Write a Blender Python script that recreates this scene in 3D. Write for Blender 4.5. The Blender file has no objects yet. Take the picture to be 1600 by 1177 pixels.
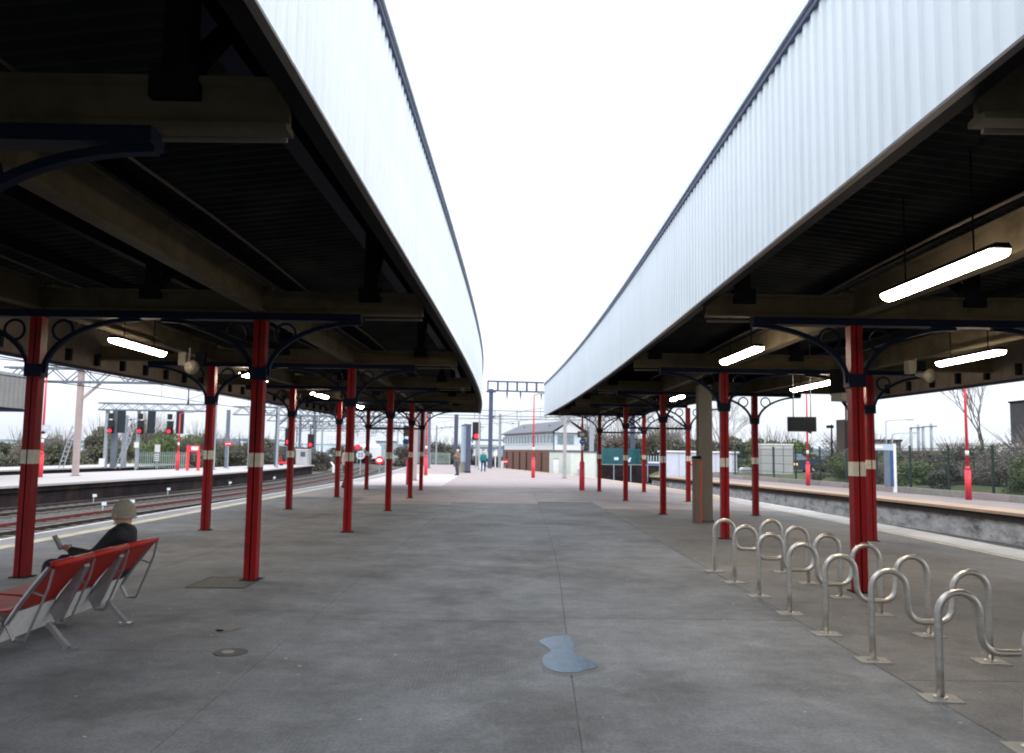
import bpy, bmesh, math, random
from mathutils import Vector, Matrix, noise
random.seed(7)
R = math.radians
PI = math.pi
scene = bpy.context.scene
COL = scene.collection

# ------------------------------------------------------------------ camera
cam_data = bpy.data.cameras.new("camera")
cam = bpy.data.objects.new("camera", cam_data)
COL.objects.link(cam)
cam_data.sensor_width = 36.0
cam_data.lens = 29.03
cam_data.clip_start = 0.05
cam_data.clip_end = 6000
fwd = Vector((0.00945, 0.99582, 0.09086))
rgt = Vector((0.99984, -0.01081, 0.01444))
upv = Vector((-0.01536, -0.09070, 0.99576))
m = Matrix((rgt, upv, -fwd)).transposed().to_4x4()
m.translation = Vector((0, 0, 1.6))
cam.matrix_world = m
scene.camera = cam

# ------------------------------------------------------------------ world, sun, exposure
world = bpy.data.worlds.new("World")
scene.world = world
world.use_nodes = True
wn, wl = world.node_tree.nodes, world.node_tree.links
wn.clear()
sky = wn.new("ShaderNodeTexSky"); sky.sky_type = 'NISHITA'; sky.sun_disc = False
sky.sun_elevation = R(38); sky.sun_rotation = R(150); sky.dust_density = 3.0; sky.air_density = 1.0
tcw = wn.new("ShaderNodeTexCoord"); mp = wn.new("ShaderNodeMapping"); mp.inputs['Scale'].default_value = (1.2, 1.2, 5.0)
nz = wn.new("ShaderNodeTexNoise"); nz.inputs['Scale'].default_value = 1.6; nz.inputs['Detail'].default_value = 5
rmp = wn.new("ShaderNodeMapRange"); rmp.inputs[1].default_value = 0.36; rmp.inputs[2].default_value = 0.62
rmp.inputs[3].default_value = 0.70; rmp.inputs[4].default_value = 0.97
mixw = wn.new("ShaderNodeMix"); mixw.data_type = 'RGBA'
mixw.inputs[7].default_value = (13.0, 13.6, 14.6, 1)          # pale cloud layer
bgw = wn.new("ShaderNodeBackground"); bgw.inputs['Strength'].default_value = 0.11
outw = wn.new("ShaderNodeOutputWorld")
wl.new(tcw.outputs['Generated'], mp.inputs['Vector']); wl.new(mp.outputs[0], nz.inputs['Vector'])
wl.new(nz.outputs['Fac'], rmp.inputs[0]); wl.new(rmp.outputs[0], mixw.inputs[0])
sepw = wn.new("ShaderNodeSeparateXYZ"); wl.new(tcw.outputs['Generated'], sepw.inputs[0])
grw = wn.new("ShaderNodeMapRange"); grw.inputs[1].default_value = 0.0; grw.inputs[2].default_value = 1.0      # overcast sky: brighter overhead than at the horizon
grw.inputs[3].default_value = 5.6; grw.inputs[4].default_value = 17.0; wl.new(sepw.outputs[2], grw.inputs[0])
clw = wn.new("ShaderNodeVectorMath"); clw.operation = 'SCALE'; clw.inputs[0].default_value = (.92, .98, 1.08)
wl.new(grw.outputs[0], clw.inputs['Scale']); wl.new(clw.outputs[0], mixw.inputs[7])
wl.new(sky.outputs[0], mixw.inputs[6]); wl.new(mixw.outputs[2], bgw.inputs[0]); wl.new(bgw.outputs[0], outw.inputs[0])

sun_d = bpy.data.lights.new("sun", 'SUN'); sun_d.energy = 0.6; sun_d.angle = R(25); sun_d.color = (1.0, 0.97, 0.92)
sun = bpy.data.objects.new("sun", sun_d); COL.objects.link(sun)
sun.rotation_euler = (R(90 - 38), 0, R(180 - 150)); sun.location = (0, -20, 40)

scene.view_settings.view_transform = 'Standard'
scene.view_settings.look = 'None'
scene.view_settings.exposure = 0.9
scene.view_settings.gamma = 1.0
scene.view_settings.use_curve_mapping = False
scene.cycles.use_denoising = True
scene.cycles.max_bounces = 6
scene.cycles.transparent_max_bounces = 12
scene.cycles.filter_width = 2.0

# ------------------------------------------------------------------ materials
def mk(name, col, rough=0.7, metal=0.0, var=0.12, scale=3.0, bump=0.0, bscale=60.0, world_pos=False, dirt=None,
       rand=0.0, spec=0.4, stretch=None, trans=0.0, alpha=1.0, ribs=None, grain=0.0):
    mt = bpy.data.materials.new(name); mt.use_nodes = True
    n, l = mt.node_tree.nodes, mt.node_tree.links
    bs = n['Principled BSDF']
    bs.inputs['Roughness'].default_value = rough; bs.inputs['Metallic'].default_value = metal
    bs.inputs['Specular IOR Level'].default_value = spec
    bs.inputs['Transmission Weight'].default_value = trans
    bs.inputs['Alpha'].default_value = alpha
    if world_pos:
        g = n.new('ShaderNodeNewGeometry'); vec = g.outputs['Position']
    else:
        t = n.new('ShaderNodeTexCoord'); vec = t.outputs['Object']
    if stretch:
        mpn = n.new('ShaderNodeMapping'); mpn.inputs['Scale'].default_value = stretch
        l.new(vec, mpn.inputs['Vector']); vec = mpn.outputs[0]
    nt = n.new('ShaderNodeTexNoise'); nt.inputs['Scale'].default_value = scale; nt.inputs['Detail'].default_value = 6
    nt.inputs['Roughness'].default_value = 0.62
    l.new(vec, nt.inputs['Vector'])
    mr = n.new('ShaderNodeMapRange'); mr.inputs[1].default_value = 0.28; mr.inputs[2].default_value = 0.72
    mr.inputs[3].default_value = 1 - var; mr.inputs[4].default_value = 1 + var
    l.new(nt.outputs['Fac'], mr.inputs[0])
    vm = n.new('ShaderNodeVectorMath'); vm.operation = 'SCALE'; vm.inputs[0].default_value = col
    l.new(mr.outputs[0], vm.inputs['Scale'])
    out = vm.outputs[0]
    if rand:
        oi = n.new('ShaderNodeObjectInfo'); r2 = n.new('ShaderNodeMapRange')
        r2.inputs[3].default_value = 1 - rand; r2.inputs[4].default_value = 1 + rand
        l.new(oi.outputs['Random'], r2.inputs[0])
        v2 = n.new('ShaderNodeVectorMath'); v2.operation = 'SCALE'
        l.new(out, v2.inputs[0]); l.new(r2.outputs[0], v2.inputs['Scale']); out = v2.outputs[0]
    if dirt:
        dc, amt, ds = dirt
        n2 = n.new('ShaderNodeTexNoise'); n2.inputs['Scale'].default_value = ds; n2.inputs['Detail'].default_value = 7
        n2.inputs['Roughness'].default_value = 0.65
        ofs = n.new('ShaderNodeVectorMath'); ofs.operation = 'ADD'; ofs.inputs[1].default_value = (13.7, 5.1, 2.2)
        l.new(vec, ofs.inputs[0]); l.new(ofs.outputs[0], n2.inputs['Vector'])
        m2 = n.new('ShaderNodeMapRange'); m2.inputs[1].default_value = 0.5; m2.inputs[2].default_value = 0.72
        m2.inputs[3].default_value = 0; m2.inputs[4].default_value = amt
        l.new(n2.outputs['Fac'], m2.inputs[0])
        mx = n.new('ShaderNodeMix'); mx.data_type = 'RGBA'
        l.new(m2.outputs[0], mx.inputs[0]); l.new(out, mx.inputs[6]); mx.inputs[7].default_value = (*dc, 1)
        out = mx.outputs[2]
    if grain:
        for gs, ga in ((38, grain), (140, grain * .8), (7, grain * .6)):
            n4 = n.new('ShaderNodeTexNoise'); n4.inputs['Scale'].default_value = gs; n4.inputs['Detail'].default_value = 3
            l.new(vec, n4.inputs['Vector'])
            m4 = n.new('ShaderNodeMapRange'); m4.inputs[1].default_value = .3; m4.inputs[2].default_value = .7
            m4.inputs[3].default_value = 1 - ga; m4.inputs[4].default_value = 1 + ga
            l.new(n4.outputs['Fac'], m4.inputs[0])
            v4 = n.new('ShaderNodeVectorMath'); v4.operation = 'SCALE'
            l.new(out, v4.inputs[0]); l.new(m4.outputs[0], v4.inputs['Scale']); out = v4.outputs[0]
    l.new(out, bs.inputs['Base Color'])
    if bump:
        n3 = n.new('ShaderNodeTexNoise'); n3.inputs['Scale'].default_value = bscale; n3.inputs['Detail'].default_value = 4
        l.new(vec, n3.inputs['Vector'])
        bp = n.new('ShaderNodeBump'); bp.inputs['Strength'].default_value = bump; bp.inputs['Distance'].default_value = 0.02
        l.new(n3.outputs['Fac'], bp.inputs['Height']); l.new(bp.outputs[0], bs.inputs['Normal'])
        if ribs:
            w = n.new('ShaderNodeTexWave'); w.wave_type = 'BANDS'; w.bands_direction = 'X'
            w.inputs['Scale'].default_value = ribs; w.inputs['Distortion'].default_value = 0.3
            l.new(vec, w.inputs['Vector'])
            mk2 = n.new('ShaderNodeTexNoise'); mk2.inputs['Scale'].default_value = 0.6; l.new(vec, mk2.inputs['Vector'])
            mm = n.new('ShaderNodeMapRange'); mm.inputs[1].default_value = 0.48; mm.inputs[2].default_value = 0.62
            l.new(mk2.outputs['Fac'], mm.inputs[0])
            ml = n.new('ShaderNodeMath'); ml.operation = 'MULTIPLY'
            l.new(w.outputs['Fac'], ml.inputs[0]); l.new(mm.outputs[0], ml.inputs[1])
            b2 = n.new('ShaderNodeBump'); b2.inputs['Strength'].default_value = 0.35; b2.inputs['Distance'].default_value = 0.006
            l.new(ml.outputs[0], b2.inputs['Height']); l.new(bp.outputs[0], b2.inputs['Normal'])
            l.new(b2.outputs[0], bs.inputs['Normal'])
    return mt

def emis(name, col, strength):
    mt = bpy.data.materials.new(name); mt.use_nodes = True
    bs = mt.node_tree.nodes['Principled BSDF']
    bs.inputs['Base Color'].default_value = (*[min(1, c) * .8 for c in col], 1)
    bs.inputs['Emission Color'].default_value = (*col, 1); bs.inputs['Emission Strength'].default_value = strength
    return mt

M = dict(
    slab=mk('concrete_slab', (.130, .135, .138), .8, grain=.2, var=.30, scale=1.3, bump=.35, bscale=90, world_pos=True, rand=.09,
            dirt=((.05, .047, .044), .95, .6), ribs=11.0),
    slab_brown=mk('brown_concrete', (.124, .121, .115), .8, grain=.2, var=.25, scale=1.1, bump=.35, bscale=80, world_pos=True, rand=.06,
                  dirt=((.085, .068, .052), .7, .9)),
    slab_daylit=mk('pinkish_daylit_concrete', (.25, .215, .205), .8, grain=.14, var=.18, scale=1.0, bump=.3, bscale=80, world_pos=True, rand=.05, dirt=((.12, .10, .095), .7, .5)),  # pinkish far slabs, with daylight at the canopy end painted into the colour
    tarmac_daylit=mk('daylit_pink_tarmac', (.46, .39, .375), .85, grain=.1, var=.08, scale=.5, bump=.3, bscale=60, world_pos=True),  # bright patch of daylight painted as a lighter tarmac colour
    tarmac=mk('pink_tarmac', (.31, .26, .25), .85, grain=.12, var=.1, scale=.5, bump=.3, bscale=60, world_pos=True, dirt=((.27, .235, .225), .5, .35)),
    fill=mk('joint_filler', (.14, .138, .132), .9, world_pos=True),
    coping=mk('pale_coping', (.34, .33, .31), .75, var=.15, scale=2, bump=.3, bscale=50, world_pos=True, rand=.08, dirt=((.2, .19, .17), .6, 1.2)),
    coping_l=mk('grey_coping', (.24, .23, .24), .8, var=.18, scale=2, bump=.3, bscale=50, world_pos=True, rand=.08, dirt=((.13, .12, .12), .6, 1.2)),
    orange=mk('orange_coping', (.33, .225, .145), .8, var=.15, scale=1.5, bump=.2, bscale=40, world_pos=True, rand=.06),
    line_w=mk('white_paint_line', (.78, .77, .7), .6, var=.12, scale=6, world_pos=True, dirt=((.35, .33, .3), .6, 3)),
    line_y=mk('worn_yellow_paint', (.52, .46, .31), .7, var=.2, scale=5, world_pos=True, dirt=((.2, .19, .17), .8, 2.5)),
    ballast=mk('ballast', (.075, .068, .06), .95, var=.5, scale=9, bump=1.0, bscale=22, world_pos=True, dirt=((.07, .055, .045), .8, .5)),
    grass=mk('rough_grass', (.075, .09, .035), .95, var=.5, scale=.6, bump=.8, bscale=8, world_pos=True, dirt=((.11, .095, .06), .7, .25)),
    red=mk('red_paint', (.225, .005, .008), .5, var=.25, scale=2.2, bump=.05, bscale=30, dirt=((.075, .010, .008), .85, 2.6), spec=.18, rand=.12, grain=.06),
    red_lamp=mk('coral_red_paint', (.66, .04, .06), .45, var=.08, scale=3),
    band=mk('cream_band_paint', (.62, .57, .46), .5, var=.12, scale=5, dirt=((.35, .31, .25), .5, 8)),
    navy=mk('navy_paint', (.004, .008, .024), .6, var=.2, scale=4, spec=.12),
    dark=mk('dark_steel', (.008, .008, .010), .8, var=.25, scale=4, spec=.06),
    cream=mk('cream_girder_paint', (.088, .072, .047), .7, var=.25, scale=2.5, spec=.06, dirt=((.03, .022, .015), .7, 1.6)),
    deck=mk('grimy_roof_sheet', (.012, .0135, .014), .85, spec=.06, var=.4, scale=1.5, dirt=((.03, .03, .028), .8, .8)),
    clad=mk('white_ribbed_cladding', (.72, .77, .80), .42, var=.04, scale=1.5, dirt=((.56, .59, .60), .3, 2.5), stretch=(1, 1, .22)),
    clad_trim=mk('brown_edge_trim', (.12, .10, .09), .6, var=.2, scale=5),
    cap_shade_blue=mk('slate_blue_cap_shade', (.06, .075, .15), .5, var=.1),  # dark tone painted for the shadow under the fascia cap
    board=mk('grimy_valance_board', (.10, .08, .062), .8, var=.3, scale=4, dirt=((.08, .065, .055), .8, 2.5)),
    steel=mk('brushed_steel', (.52, .50, .465), .36, metal=.95, var=.18, scale=9, bump=.05, bscale=90, stretch=(1, 1, 4)),
    galv=mk('galvanised_steel', (.46, .50, .53), .45, metal=.75, var=.14, scale=8),
    galv_light=mk('pale_galvanised', (.30, .33, .36), .6, var=.1, scale=5),
    mast=mk('grey_mast_paint', (.13, .155, .19), .6, var=.15, scale=2),
    mast_pale=mk('pale_mast_paint', (.34, .33, .33), .6, var=.12, scale=2),
    mast_pink=mk('faded_pink_paint', (.40, .32, .31), .6, var=.12, scale=2),
    mast_blue=mk('slate_mast', (.06, .075, .12), .55, var=.15, scale=2),
    pad=mk('pale_concrete_pad', (.25, .24, .21), .85, var=.25, scale=8, bump=.3, bscale=60, dirt=((.18, .16, .13), .6, 6)),
    seat=mk('red_seat_plastic', (.33, .010, .005), .45, var=.08, scale=6, spec=.25),
    beam_w=mk('white_powder_coat', (.55, .56, .57), .5, var=.08, scale=6, dirt=((.28, .27, .26), .5, 8)),
    strap=mk('worn_grey_metal', (.26, .25, .26), .42, metal=.7, var=.2, scale=12),
    rail=mk('rusty_rail', (.04, .025, .02), .6, metal=.3, var=.3, scale=3),
    rail_top=mk('worn_railhead', (.20, .18, .17), .35, metal=.8, var=.15),
    rail_red=mk('red_rust_rail', (.12, .018, .018), .6, var=.3, scale=3),
    sleeper=mk('concrete_sleeper', (.10, .09, .08), .9, var=.3, scale=4, world_pos=True),
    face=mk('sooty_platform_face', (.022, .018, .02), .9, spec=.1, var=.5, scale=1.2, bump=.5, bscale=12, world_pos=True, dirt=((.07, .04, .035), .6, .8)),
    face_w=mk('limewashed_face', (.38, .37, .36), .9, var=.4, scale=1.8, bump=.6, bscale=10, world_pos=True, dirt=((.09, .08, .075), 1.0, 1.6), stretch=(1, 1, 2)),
    shade_lip=mk('coping_shade_brown', (.035, .025, .022), .95, var=.4, scale=3, world_pos=True),  # coping shadow painted as a dark band; also the insulators' brown
    opp_pink=mk('worn_pink_surface', (.22, .18, .165), .85, grain=.12, var=.15, scale=.7, world_pos=True, dirt=((.15, .12, .11), .6, .5)),
    plat_far=mk('pale_platform_surface', (.40, .37, .355), .85, var=.08, scale=.6, world_pos=True),
    conc_col=mk('stained_concrete_mast', (.13, .122, .105), .85, var=.2, scale=2, bump=.3, bscale=40, dirt=((.12, .09, .06), .8, 1.2), stretch=(1, 1, .4)),
    rustbox=mk('rust_streaked_box', (.11, .085, .06), .7, var=.3, scale=3, dirt=((.30, .05, .025), .95, 2.2), stretch=(3, 3, .5)),
    cover=mk('iron_cover', (.075, .072, .066), .7, metal=.3, var=.3, scale=20, bump=.5, bscale=60),
    black=mk('black_plastic', (.012, .013, .015), .5, var=.1),
    screen=mk('dark_screen', (.015, .022, .03), .25, var=.1),
    plastic_g=mk('grey_plastic', (.22, .22, .21), .5, var=.1),
    plastic_c=mk('cream_plastic', (.22, .2, .16), .5, var=.1),
    white=mk('white_paint', (.8, .8, .8), .5, var=.05),
    white_b=mk('bluish_white_paint', (.66, .76, .84), .5, var=.06),
    blue=mk('sign_blue', (.03, .17, .5), .45, var=.05),
    blue_d=mk('deep_sign_blue', (.03, .09, .25), .45, var=.05),
    paleblue=mk('pale_blue_panel', (.42, .52, .62), .45, var=.06),
    signred=mk('sign_red', (.65, .03, .04), .45, var=.05),
    brick=mk('brown_brick', (.21, .11, .08), .85, var=.3, scale=6, bump=.4, bscale=20),
    pier=mk('dark_brick_pier', (.10, .05, .04), .85, var=.3, scale=6),
    slate=mk('grey_slate', (.13, .13, .15), .7, var=.2, scale=4, stretch=(1, 1, 5)),
    glass=mk('window_glass', (.22, .29, .34), .12, var=.2, scale=1.5, spec=.6),
    cream_cab=mk('pale_cream_cabin', (.70, .74, .66), .6, var=.06, scale=2),
    cab_grey=mk('grey_cabinet', (.42, .42, .42), .6, var=.08, scale=2),
    teal=mk('teal_container_paint', (.015, .10, .115), .5, var=.15, scale=2),
    lilac=mk('pale_lilac_panel', (.58, .60, .70), .6, var=.06),
    green_f=mk('dark_green_mesh', (.018, .035, .03), .6, var=.2),
    pal=mk('grey_green_palisade', (.30, .37, .34), .6, var=.1),
    carblue=mk('dark_blue_car_paint', (.02, .045, .09), .25, var=.05, spec=.6),
    tyre=mk('tyre_rubber', (.015, .015, .015), .8),
    amber=emis('amber_lamp', (1.0, .45, .1), 3.0),
    tube=emis('lit_fluorescent_diffuser', (1.0, .84, .66), 40.0),
    redlens=emis('lit_red_signal', (1.0, .015, .03), 1.6),
    redlens_hot=emis('bright_red_signal', (1.0, .25, .25), 6.0),
    headlamp=emis('lit_headlamp', (1.0, .97, .9), 6.0),
    bark=mk('bark', (.10, .085, .07), .9, var=.3, scale=6),
    twig=mk('grey_twigs', (.17, .15, .14), .9, var=.2, scale=2),
    leaf=mk('olive_foliage', (.12, .12, .085), .8, var=.5, scale=1.2, world_pos=True),
    leaf_g=mk('fresh_green_foliage', (.11, .145, .06), .8, var=.5, scale=1.2, world_pos=True),
    leaf_b=mk('brown_bare_scrub', (.16, .14, .12), .85, var=.5, scale=1.2, world_pos=True),
    leaf_d=mk('dark_scrub', (.10, .096, .08), .85, var=.5, scale=1.2, world_pos=True),
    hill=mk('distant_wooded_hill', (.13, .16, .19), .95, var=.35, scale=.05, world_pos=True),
    house=mk('pale_render', (.6, .6, .58), .8, var=.08),
    tower=mk('grey_brick_tower', (.06, .055, .06), .85, var=.2, scale=1),
    lowbrick=mk('red_brown_block', (.16, .11, .10), .85, var=.15, scale=.6),
    skin=mk('skin', (.50, .29, .21), .55, var=.06),
    beanie=mk('oatmeal_knit', (.36, .32, .26), .95, var=.2, scale=40, bump=.8, bscale=120),
    jacket=mk('black_jacket', (.008, .009, .012), .8, var=.2, scale=20, bump=.3, bscale=30),
    jeans=mk('dark_navy_trousers', (.010, .014, .035), .85, var=.15, scale=20),
    tan=mk('tan_jacket', (.20, .14, .09), .85, var=.3, scale=12),
    greytr=mk('grey_trousers', (.07, .065, .075), .85, var=.15, scale=12),
    tealc=mk('teal_coat', (.01, .17, .19), .8, var=.15, scale=12),
    hair_w=mk('white_hair', (.55, .5, .46), .8, var=.1),
    pinkc=mk('pale_pink_cloth', (.55, .38, .37), .85, var=.1),
    phone=mk('phone_grey', (.2, .19, .2), .4),
    rubber=mk('dark_shoe', (.015, .014, .014), .7),
)
M['puddle'] = mk('wet_water', (.04, .08, .13), .24, var=.25, spec=.10, scale=9, world_pos=True, bump=.15, bscale=30)
M['damp'] = mk('damp_concrete', (.055, .056, .056), .5, var=.3, scale=3, world_pos=True, bump=.2, bscale=60)

# ------------------------------------------------------------------ geometry helpers
def wloc(o):
    v = Vector((0, 0, 0))
    while o is not None:
        v += o.location; o = o.parent
    return v

class MB:
    def __init__(s): s.v = []; s.f = []
    def add(s, vs, fs):
        b = len(s.v); s.v += [tuple(p) for p in vs]; s.f += [tuple(i + b for i in f) for f in fs]; return s
    def box(s, x0, x1, y0, y1, z0, z1):
        vs = [(x, y, z) for z in (z0, z1) for x, y in ((x0, y0), (x1, y0), (x1, y1), (x0, y1))]
        return s.add(vs, [(0, 3, 2, 1), (4, 5, 6, 7), (0, 1, 5, 4), (1, 2, 6, 5), (2, 3, 7, 6), (3, 0, 4, 7)])
    def cbox(s, c, d, rz=0.0, rx=0.0, ry=0.0):
        mt = Matrix.Translation(Vector(c)) @ Matrix.Rotation(rz, 4, 'Z') @ Matrix.Rotation(ry, 4, 'Y') @ Matrix.Rotation(rx, 4, 'X')
        vs = [mt @ Vector((x * d[0] / 2, y * d[1] / 2, z * d[2] / 2)) for z in (-1, 1) for x, y in ((-1, -1), (1, -1), (1, 1), (-1, 1))]
        return s.add(vs, [(0, 3, 2, 1), (4, 5, 6, 7), (0, 1, 5, 4), (1, 2, 6, 5), (2, 3, 7, 6), (3, 0, 4, 7)])
    def bar(s, p0, p1, w, h, upd=(0, 0, 1)):
        p0, p1 = Vector(p0), Vector(p1); d = (p1 - p0).normalized(); u = Vector(upd)
        if abs(d.dot(u)) > .98: u = Vector((0, 1, 0))
        a = d.cross(u).normalized() * w / 2; b = a.cross(d).normalized() * h / 2
        vs = [p + q for p in (p0, p1) for q in (-a - b, a - b, a + b, -a + b)]
        return s.add(vs, [(0, 3, 2, 1), (4, 5, 6, 7), (0, 1, 5, 4), (1, 2, 6, 5), (2, 3, 7, 6), (3, 0, 4, 7)])
    def tube(s, pts, r, n=8, closed=False):
        pts = [Vector(p) for p in pts]; N = len(pts)
        rr = r if isinstance(r, (list, tuple)) else [r] * N
        t0 = (pts[1] - pts[0]).normalized(); u = Vector((0, 0, 1)) if abs(t0.z) < .9 else Vector((0, 1, 0))
        nn = t0.cross(u).normalized(); rings = []
        for i, p in enumerate(pts):
            if closed: t = (pts[(i + 1) % N] - pts[i - 1]).normalized()
            else: t = (pts[min(i + 1, N - 1)] - pts[max(i - 1, 0)]).normalized()
            nn = (nn - t * nn.dot(t)).normalized(); bb = t.cross(nn)
            rings.append([p + (nn * math.cos(2 * PI * k / n) + bb * math.sin(2 * PI * k / n)) * rr[i] for k in range(n)])
        vs = [q for ring in rings for q in ring]; fs = []
        for i in range(N if closed else N - 1):
            j = (i + 1) % N
            for k in range(n):
                fs.append((i * n + k, i * n + (k + 1) % n, j * n + (k + 1) % n, j * n + k))
        if not closed:
            fs.append(tuple(reversed(range(n)))); fs.append(tuple((N - 1) * n + k for k in range(n)))
        return s.add(vs, fs)
    def cyl(s, p0, p1, r0, r1=None, n=12):
        return s.tube([p0, p1], [r0, r0 if r1 is None else r1], n)
    def prism(s, poly, axis, a, b):
        n = len(poly)
        def P(p, t):
            return {'x': (t, p[0], p[1]), 'y': (p[0], t, p[1]), 'z': (p[0], p[1], t)}[axis]
        vs = [P(p, a) for p in poly] + [P(p, b) for p in poly]
        fs = [tuple(reversed(range(n))), tuple(range(n, 2 * n))] + [(i, (i + 1) % n, n + (i + 1) % n, n + i) for i in range(n)]
        return s.add(vs, fs)
    def sphere(s, c, r, nu=12, nv=8):
        r = r if isinstance(r, (list, tuple)) else (r, r, r); vs = []; fs = []
        for i in range(nv + 1):
            a = PI * i / nv
            for k in range(nu):
                b = 2 * PI * k / nu
                vs.append((c[0] + r[0] * math.sin(a) * math.cos(b), c[1] + r[1] * math.sin(a) * math.sin(b), c[2] + r[2] * math.cos(a)))
        for i in range(nv):
            for k in range(nu):
                fs.append((i * nu + k, (i + 1) * nu + k, (i + 1) * nu + (k + 1) % nu, i * nu + (k + 1) % nu))
        return s.add(vs, fs)
    def sweep(s, path, profile):
        """path: list of (x,y,z) ground points, profile: list of (offset to +x side, dz), closed loop"""
        n = len(profile); vs = []; fs = []
        for i, p in enumerate(path):
            a = Vector(path[max(i - 1, 0)]); b = Vector(path[min(i + 1, len(path) - 1)]); t = (b - a); t.z = 0; t.normalize()
            nx = Vector((t.y, -t.x, 0))
            for o, dz in profile: vs.append(Vector(p) + nx * o + Vector((0, 0, dz)))
        for i in range(len(path) - 1):
            for k in range(n):
                fs.append((i * n + k, i * n + (k + 1) % n, (i + 1) * n + (k + 1) % n, (i + 1) * n + k))
        fs.append(tuple(reversed(range(n)))); fs.append(tuple((len(path) - 1) * n + k for k in range(n)))
        return s.add(vs, fs)
    def strip(s, ys, fa, fb, z):
        vs = []; fs = []
        for y in ys: vs += [(fa(y), y, z), (fb(y), y, z)]
        for i in range(len(ys) - 1): fs.append((2 * i, 2 * i + 1, 2 * i + 3, 2 * i + 2))
        return s.add(vs, fs)
    def build(s, name, mat, parent=None, smooth=False, kind=None):
        off = wloc(parent) if parent else Vector((0, 0, 0))
        me = bpy.data.meshes.new(name)
        me.from_pydata([(x - off.x, y - off.y, z - off.z) for x, y, z in s.v], [], s.f)
        bm = bmesh.new(); bm.from_mesh(me); bmesh.ops.recalc_face_normals(bm, faces=bm.faces); bm.to_mesh(me); bm.free()
        me.materials.append(M[mat] if isinstance(mat, str) else mat)
        if smooth:
            for p in me.polygons: p.use_smooth = True
        o = bpy.data.objects.new(name, me); COL.objects.link(o)
        if parent: o.parent = parent
        if kind: o['kind'] = kind
        return o

def thing(name, label, cat, loc=(0, 0, 0), group=None, rz=0.0):
    o = bpy.data.objects.new(name, None); COL.objects.link(o); o.empty_display_size = .2
    o.location = loc; o.rotation_euler = (0, 0, rz)
    o['label'] = label; o['category'] = cat
    if group: o['group'] = group
    return o
def tag(o, label, cat, group=None):
    o['label'] = label; o['category'] = cat
    if group: o['group'] = group
    return o
def dup(root, loc, label=None, rz=None, scale=None):
    def rec(o, par):
        c = o.copy(); COL.objects.link(c)
        if par: c.parent = par
        for ch in [x for x in KIDS.get(o.name, [])]: rec(ch, c)
        return c
    KIDS = {}
    for o in bpy.data.objects:
        if o.parent: KIDS.setdefault(o.parent.name, []).append(o)
    r = rec(root, None); r.location = loc
    if rz is not None: r.rotation_euler = (0, 0, rz)
    if scale is not None: r.scale = scale
    if label: r['label'] = label
    return r
def mesh_copy(o, name, parent, loc=(0, 0, 0)):
    c = bpy.data.objects.new(name, o.data); COL.objects.link(c); c.parent = parent; c.location = loc; return c

def itp(tab):
    xs = [t[0] for t in tab]; ys = [t[1] for t in tab]
    def raw(y):
        if y <= xs[0]: return ys[0] + (y - xs[0]) * (ys[1] - ys[0]) / (xs[1] - xs[0])
        for i in range(len(xs) - 1):
            if y <= xs[i + 1]: return ys[i] + (y - xs[i]) * (ys[i + 1] - ys[i]) / (xs[i + 1] - xs[i])
        return ys[-1] + (y - xs[-1]) * (ys[-1] - ys[-2]) / (xs[-1] - xs[-2])
    return lambda y: sum(raw(y + d) * w for d, w in ((-5, .12), (-2.5, .22), (0, .32), (2.5, .22), (5, .12)))
def frange(a, b, st):
    n = max(1, round((b - a) / st)); return [a + (b - a) * i / n for i in range(n + 1)]
def off(f, d): return lambda y: f(y) + d

EL = itp([(-30, -9.1), (5, -8.75), (14, -8.5), (20, -8.38), (30, -8.2), (40, -8.0), (55, -8.05), (83, -9.5), (110, -12.0), (150, -18.5), (200, -31), (260, -52)])
ER = itp([(-30, 9.4), (15, 9.22), (22, 9.18), (28, 8.95), (34, 8.4), (40, 7.85), (53, 6.2), (60, 4.9), (66, 3.5), (73, 1.9), (80, .2), (90, -2.2), (110, -8)])
OR = itp([(-30, 15.8), (24, 15.4), (32, 14.8), (42, 13.7), (50, 12.6), (57, 11.5), (64, 10.2)])
OL = itp([(-40, -24), (20, -20.2), (32, -19.2), (38, -18.6), (46, -17.9), (58, -17.7), (70, -18.1), (84, -19.0)])
OLF = itp([(-40, -30), (20, -27.5), (43, -26), (52, -25.0), (63, -23.8), (84, -22.5)])

# ------------------------------------------------------------------ ground, ballast
g = MB(); g.add([(-3000, -400, -1.12), (3000, -400, -1.12), (3000, 4000, -1.12), (-3000, 4000, -1.12)], [(0, 1, 2, 3)])
g.build('ground', 'grass', kind='structure')
b = MB(); ys = frange(-30, 250, 5)
b.strip(ys, lambda y: EL(y) - 26, lambda y: (EL(y) + 30) if y < 62 else EL(y) + 30 - (y - 62) * .18, -.98)
b.build('ballast_bed', 'ballast', kind='structure')

# ------------------------------------------------------------------ platform
plat = bpy.data.objects.new('platform', None); COL.objects.link(plat); plat['kind'] = 'structure'
body = MB(); ys = frange(-12, 97, 2.5)
vs = []; fs = []
for y in ys: vs += [(EL(y) + .12, y, -.98), (EL(y) + .12, y, -.009), (ER(y) - .12, y, -.009), (ER(y) - .12, y, -.98)]
for i in range(len(ys) - 1):
    for k in range(3): fs.append((4 * i + k, 4 * i + k + 1, 4 * i + 5 + k, 4 * i + 4 + k))
n_ = len(ys) - 1
fs += [(0, 1, 2, 3), (4 * n_ + 3, 4 * n_ + 2, 4 * n_ + 1, 4 * n_)]
body.add(vs, fs); body.build('platform_base', 'fill', plat, kind='structure')

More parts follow.
